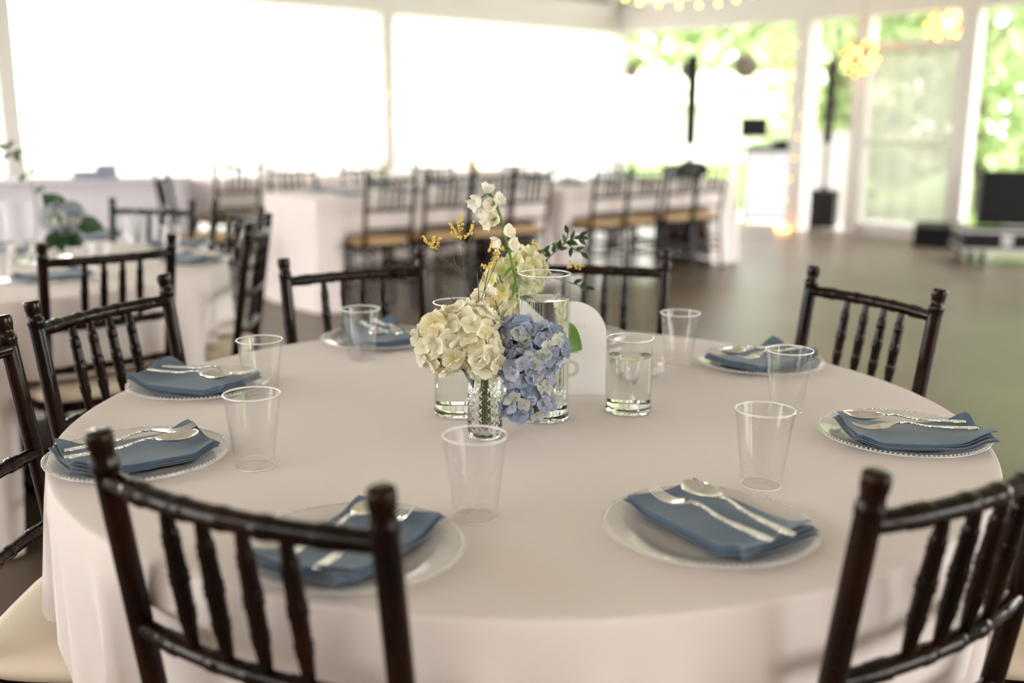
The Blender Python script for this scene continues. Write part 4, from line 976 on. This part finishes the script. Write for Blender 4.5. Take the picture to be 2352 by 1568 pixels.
# white bar table at the far left
bar = empty('bar_table', Vector((-3.36, 8.15, 0)), R(14)); tag(bar, 'white draped bar table far back at left, before the curtains', 'table')
bw = 1.5
def bfront(u, v): return (-bw / 2 + bw * u, -.38 - .012 * math.sin(u * 60) * (1 - v), .01 + .76 * v)
for nm_, fn_ in (('front_drape', bfront), ('side_drape', lambda u, v: (bw / 2 + .01 * math.sin(u * 30) * (1 - v), -.38 + .76 * u, .01 + .76 * v)), ('side_drape', lambda u, v: (-bw / 2 + .01 * math.sin(u * 30) * (1 - v), .38 - .76 * u, .01 + .76 * v))):
    o = obj(nm_, MB().grid(fn_, 60, 4), M_SCRIM, bar, sharp=None); o.modifiers.new('thick', 'SOLIDIFY').thickness = .003
obj('top', MB().box((0, 0, .765), (bw + .01, .77, .02)), M_SCRIM, bar, smooth=False)
for px, w_, h_, lab in ((196, .16, .05, 'low blue-grey tray on the bar table'), (246, .15, .1, 'blue-grey box on the bar table')):
    p = atz(px, 410, .775); p = Vector((p.x, 8.18 + (p.x + 3.36) * .25, .776)); t = empty('tray' if h_ < .08 else 'gift_box', p, R(14)); tag(t, lab, 'tray' if h_ < .08 else 'box')
    mt_ = pm('blue_grey_%d' % px, (.25, .28, .36), .6)
    obj('body', MB().box((0, 0, h_ / 2), (w_, .12, h_)), mt_, t, smooth=False); obj('lid', MB().box((0, 0, h_ + .006), (w_ + .012, .132, .012)), mt_, t, smooth=False)

# ------------------------------------------------------------------ music gear
def speaker(foot, label):
    t = empty('column_speaker', foot, R(-25)); tag(t, label, 'speaker', 'black column speakers')
    sb = obj('subwoofer', MB().box((0, 0, .23), (.32, .38, .44)), M_BLACK, t, smooth=False)
    obj('grille', MB().box((0, -.194, .235), (.29, .012, .40)), M_BLACKC, sb, smooth=False)
    for sx in (-.12, .12):
        for sy in (-.14, .14): obj('foot', MB().lathe([(0, 0), (.018, 0), (.018, .012), (0, .012)], 12, (sx, sy, 0)), M_BLACK, t)
    obj('socket', MB().lathe([(.0, .449), (.05, .449), (.022, .50), (.022, .53), (0, .53)], 16), M_BLACK, t)
    obj('pole', MB().tube([(0, 0, .50), (0, 0, 1.02)], .024, 10), M_BLACK, t)
    ca = obj('column_array', MB().box((0, -.01, 1.46), (.095, .10, .92)), M_BLACK, t, smooth=False)
    obj('array_grille', MB().box((0, -.063, 1.46), (.078, .008, .88)), M_BLACKC, ca, smooth=False)
speaker(atz(1887, 522, 0), 'black column speaker on a subwoofer standing in front of the white panel')
speaker(Vector((*aty(1580, 470, 11.2).xy, 0)), 'black column speaker rising behind the right long table')
djp = atz(1768, 514, 0); dj = empty('dj_booth', djp + Vector((0, .3, 0)), R(-3)); tag(dj, 'white fronted DJ booth beside the warm-lit column', 'booth')
obj('scrim_panel', MB().box((0.005, -.3, .48), (.64, .015, .80)), M_SCRIM, dj, smooth=False)
fr_ = MB()
for x in (-.32, .33): fr_.box((x, -.29, .46), (.025, .03, .90))
for z in (.06, .90): fr_.box((0.005, -.29, z), (.655, .03, .03))
obj('frame', fr_, M_BLACK, dj, smooth=False); obj('tabletop', MB().box((0, 0, .93), (.72, .56, .03)), M_BLACK, dj, smooth=False)
for sx in (-.3, .3):
    obj('leg', MB().box((sx, .22, .46), (.03, .03, .91)), M_BLACK, dj, smooth=False)
bz_ = dj.location
mix = empty('mixer', bz_ + Vector((.19, -.05, .946)), R(-3)); tag(mix, 'low black mixing deck on the DJ booth', 'mixer'); obj('body', MB().box((0, 0, .03), (.30, .28, .09)), M_BLACK, mix, smooth=False)
for k in range(6): obj('knob', MB().lathe([(0, .09), (.014, .09), (.012, .11), (0, .11)], 10, (-.115 + .046 * k, -.05, 0)), M_GREYM, mix)
lap = empty('laptop', bz_ + Vector((-.20, .05, .946)), R(0)); tag(lap, 'black laptop raised on a stand above the DJ booth', 'laptop')
sz = MB().tube([(-.1, 0, .005), (-.1, .02, .1)], .007, 6); sz.tube([(.1, 0, .005), (.1, .02, .1)], .007, 6); sz.box((0, 0, .004), (.26, .18, .008)); obj('stand', sz, M_GREYM, lap)
obj('keyboard_deck', MB().box((0, .02, .11), (.34, .2, .014)), M_BLACK, lap, smooth=False); obj('lid', MB().box((0, -.09, .225), (.34, .012, .24), Matrix.Rotation(R(0), 4, 'X')), M_BLACK, lap, smooth=False)
# black bag lying on the end of the right long table
bp_ = A0 + D * 3.92 + NB * .38; bagm = MB()
def bagf(u, v):
    th = math.pi * v; ph = 2 * math.pi * u; e = .7
    sx = math.copysign(abs(math.cos(ph)) ** e, math.cos(ph)) * math.sin(th) ** .5; sy = math.copysign(abs(math.sin(ph)) ** e, math.sin(ph)) * math.sin(th) ** .5
    return (.21 * sx + .02 * math.sin(5 * ph), .12 * sy, .06 - .058 * math.cos(th) + .03 * max(0, math.cos(ph - .5)) * (1 - math.cos(th)) * .5)
bagm.grid(bagf, 32, 14); bag = empty('duffel_bag', bp_ + Vector((0, 0, ZT + .001)), R(10)); tag(bag, 'slumped black bag on the right end of the right long table', 'bag')
obj('body', bagm, M_BLACKC, bag, sharp=None); obj('handle', MB().tube(bez((-.08, -.02, .11), (0, -.05, .19), (.08, -.02, .12), 10), .009, 8), M_BLACKC, bag)
# floor wedge and open road case at the right
wl = atz(2165, 568, 0); wd = empty('floor_monitor', wl + Vector((0, .1, 0)), R(-25)); tag(wd, 'black wedge floor monitor lying left of the road case', 'speaker')
pr = [(-.16, 0), (.16, 0), (.16, .10), (.02, .24), (-.16, .20)]; n_ = len(pr)
wv = [(-.24, y, z) for y, z in pr] + [(.24, y, z) for y, z in pr]
obj('cabinet', MB().add(wv, [tuple(range(n_)), tuple(range(2 * n_ - 1, n_ - 1, -1))] + [((k + 1) % n_, k, n_ + k, n_ + (k + 1) % n_) for k in range(n_)]), M_BLACK, wd, smooth=False)
obj('grille', MB().add([(-.22, .158, .108), (.22, .158, .108), (.22, .028, .238), (-.22, .028, .238), (-.22, .166, .116), (.22, .166, .116), (.22, .036, .246), (-.22, .036, .246)], [(3, 2, 1, 0), (4, 5, 6, 7), (0, 1, 5, 4), (1, 2, 6, 5), (2, 3, 7, 6), (3, 0, 4, 7)]), M_BLACKC, wd, smooth=False)
cw = atz(2222, 606, 0); case = empty('road_case', cw, R(-12)); tag(case, 'open black road case on castors with raised lid, at the right edge', 'case')
obj('tray', MB().box((.5, .25, .215), (1.12, .55, .17)), M_BLACK, case, smooth=False)
ed = MB()
for z in (.135, .295): ed.box((.5, -.03, z), (1.14, .02, .025)); ed.box((-.065, .25, z), (.02, .56, .025))
obj('edge_trim', ed, M_GREYM, case, smooth=False)
obj('lid', MB().box((.62, .56, .56), (.92, .14, .50), Matrix.Translation((0, .0, 0))), M_BLACK, case, smooth=False)
obj('latch', MB().box((.3, -.045, .22), (.09, .012, .1)), M_GREYM, case, smooth=False)
for sx, sy in ((.02, .03), (.16, .2), (.98, .03), (.98, .48), (.02, .48)):
    w_ = MB().tube([(sx - .015, sy, .05), (sx + .015, sy, .05)], .05, 16); w_.box((sx, sy, .105), (.045, .06, .05)); obj('castor', w_, M_BLACK, case)
wpot = aty(2338, 470, 14.0); pot = empty('white_planter', (wpot.x, wpot.y, -.158)); tag(pot, 'white round planter outside at the right picture edge', 'planter')
obj('pot', MB().lathe([(0, 0), (.16, 0), (.22, .45), (.2, .46), (.16, .3), (0, .3)], 24), M_SCRIM, pot); pf = MB()
for q in range(60):
    a = random.uniform(0, 6.3); e = Vector((math.cos(a) * .3, math.sin(a) * .3, random.uniform(.5, .9))); pf.add([(0, 0, .3), e + Vector((.03, 0, 0)), e * 1.2, e - Vector((.03, 0, 0))], [(0, 1, 2, 3)])
obj('plant', pf, M_TREE, pot, smooth=False)

# ------------------------------------------------------------------ lights that hang in the place, plus added ones behind the camera
BULB = MB().ball((0, 0, 0), .5, 8, 6).mesh('bulb')
def light_ball(c, r, top, label, lit):
    t = empty('ball_light', c); tag(t, label, 'light', 'hanging ball lights'); w = MB()
    for k in range(9):
        a = R(20 * k); ax = Vector((math.cos(a), math.sin(a), .4 * math.sin(3 * a))).normalized(); u = ax.orthogonal().normalized(); v = ax.cross(u)
        w.tube([(u * math.cos(R(20 * q)) + v * math.sin(R(20 * q))) * r for q in range(19)], .006 if lit else .012, 5, False)
    obj('cage', w, M_RATTAN, t)
    obj('cord', MB().tube([(0, 0, r * .9), (0, 0, top - c.z)], .004, 5), M_RATTAN, t)
    if lit:
        rr = random.Random(int(c.x * 100))
        for k in range(26):
            zf = 1 - 2 * (k + .5) / 26; ph = k * 2.4; q = math.sqrt(1 - zf * zf)
            inst('bulb', BULB, M_BULB, t, (r * q * math.cos(ph), r * q * math.sin(ph), r * zf), None, .03)
    else: obj('shell', MB().ball((0, 0, 0), r * .93, 20, 12), M_RATTAN, t)
def warm_fill_lamp(c, r, power):  # added point lamp, warms and brightens the cloth's front drape
    l_ = bpy.data.lights.new('warm_fill_lamp', 'POINT'); l_.energy = power; l_.color = (1.0, 0.68, 0.45); l_.shadow_soft_size = r; o = bpy.data.objects.new('warm_fill_lamp', l_); col.objects.link(o); o.location = c
def ceil_z(p):
    b = (p - Q).dot(E2); return ZB2 + 0.02 + 1.6 * min(b, LB - b) / (LB / 2)
for px, py, Y, r_, lab, lit in [(1976, 134, 11.2, .17, 'warm glowing ball light hanging right of the slim speaker', True), (2166, 66, 11.0, .16, 'warm glowing ball light hanging above the screen door', True),
                                (1713, 152, 12.9, .14, 'larger grey woven ball hanging above the DJ booth', False), (1580, 160, 13.4, .10, 'small woven ball hanging at the top of the slim speaker pole', False), (1451, 164, 13.9, .085, 'smallest woven ball hanging near the far corner', False)]:
    c = aty(px, py, Y); light_ball(c, r_, ceil_z(c) - .005, lab, lit)
def string(pts, n, label, r=.02):
    pp = spline(pts, 10); o0 = pp[0].copy(); t = empty('string_lights', o0); tag(t, label, 'string lights', 'warm string lights')
    obj('cord', MB().tube([p - o0 for p in pp], .003, 5), M_CORD, t)
    for k in range(n):
        q = (len(pp) - 1) * (k + .5) / n; i = int(q); p = pp[i].lerp(pp[min(i + 1, len(pp) - 1)], q - i)
        inst('bulb', BULB, M_BULB, t, p - o0 - Vector((0, 0, r * .7)), None, (r, r, r * 1.3))
SYD = 9.3
string([aty(1405, -22, SYD), aty(1460, 0, SYD), aty(1560, 8, SYD), aty(1660, 3, SYD), aty(1740, -22, SYD)], 9, 'drooping string of warm bulbs at the top of the picture', .022)
cpt = rm(0.0, 2.85)          # string wound on the warm-lit column near the booth, ending on the floor
def wound(cx, w, z0, z1, turns, n, label, tail=None):
    pts = []
    for k in range(turns * 4 + 1):
        a = R(90 * k + 45); z = z1 + (z0 - z1) * k / (turns * 4); d = w * .78
        pts.append(cx + E1 * (d * math.cos(a)) + E2 * (d * math.sin(a)) + Vector((0, 0, z)))
    if tail: pts += tail
    o0 = pts[0].copy(); t = empty('string_lights', o0); tag(t, label, 'string lights', 'warm string lights'); obj('cord', MB().tube([p - o0 for p in pts], .004, 5), M_CORD, t)
    for k in range(n):
        q = (len(pts) - 1) * (k + .5) / n; i = int(q); p = pts[i].lerp(pts[min(i + 1, len(pts) - 1)], q - i); inst('bulb', BULB, M_BULB, t, p - o0, None, .016)
wound(cpt, .20, .04, 2.30, 9, 30, 'warm string lights wound around the white column beside the DJ booth', [cpt + E1 * .18 - E2 * .06 + Vector((0, 0, .03)), cpt + E1 * .26 - E2 * .02 + Vector((0, 0, .025))])
wound(rm(3.82, 0), .16, 1.0, 2.30, 5, 9, 'warm string lights wound around the column between the curtains')
wound(rm(LA - .1, 7.2), .16, .3, 2.30, 12, 40, 'warm string lights wound around a column behind the camera on the left')
wound(rm(7.9, LB - .12), .16, .3, 2.30, 12, 40, 'warm string lights wound around a column behind the camera on the right')
for (a_, b_), w_ in (((13.2, 10.4), 'left'), ((10.8, 12.4), 'right')):  # two unseen ball lights added to light the near table from behind
    c = rm(a_, b_, 2.35); light_ball(c, .17, ceil_z(c) - .005, 'added unseen warm ball light hanging behind the camera on the ' + w_, True); warm_fill_lamp(c, .15, 26)
string([cpt + E1 * .24 - E2 * .10 + Vector((0, 0, .05)), cpt + E1 * .27 - E2 * .02 + Vector((0, 0, .045)), cpt + E1 * .24 + E2 * .06 + Vector((0, 0, .05))], 4, 'small coil of warm bulbs on the floor at the foot of the column', .034)
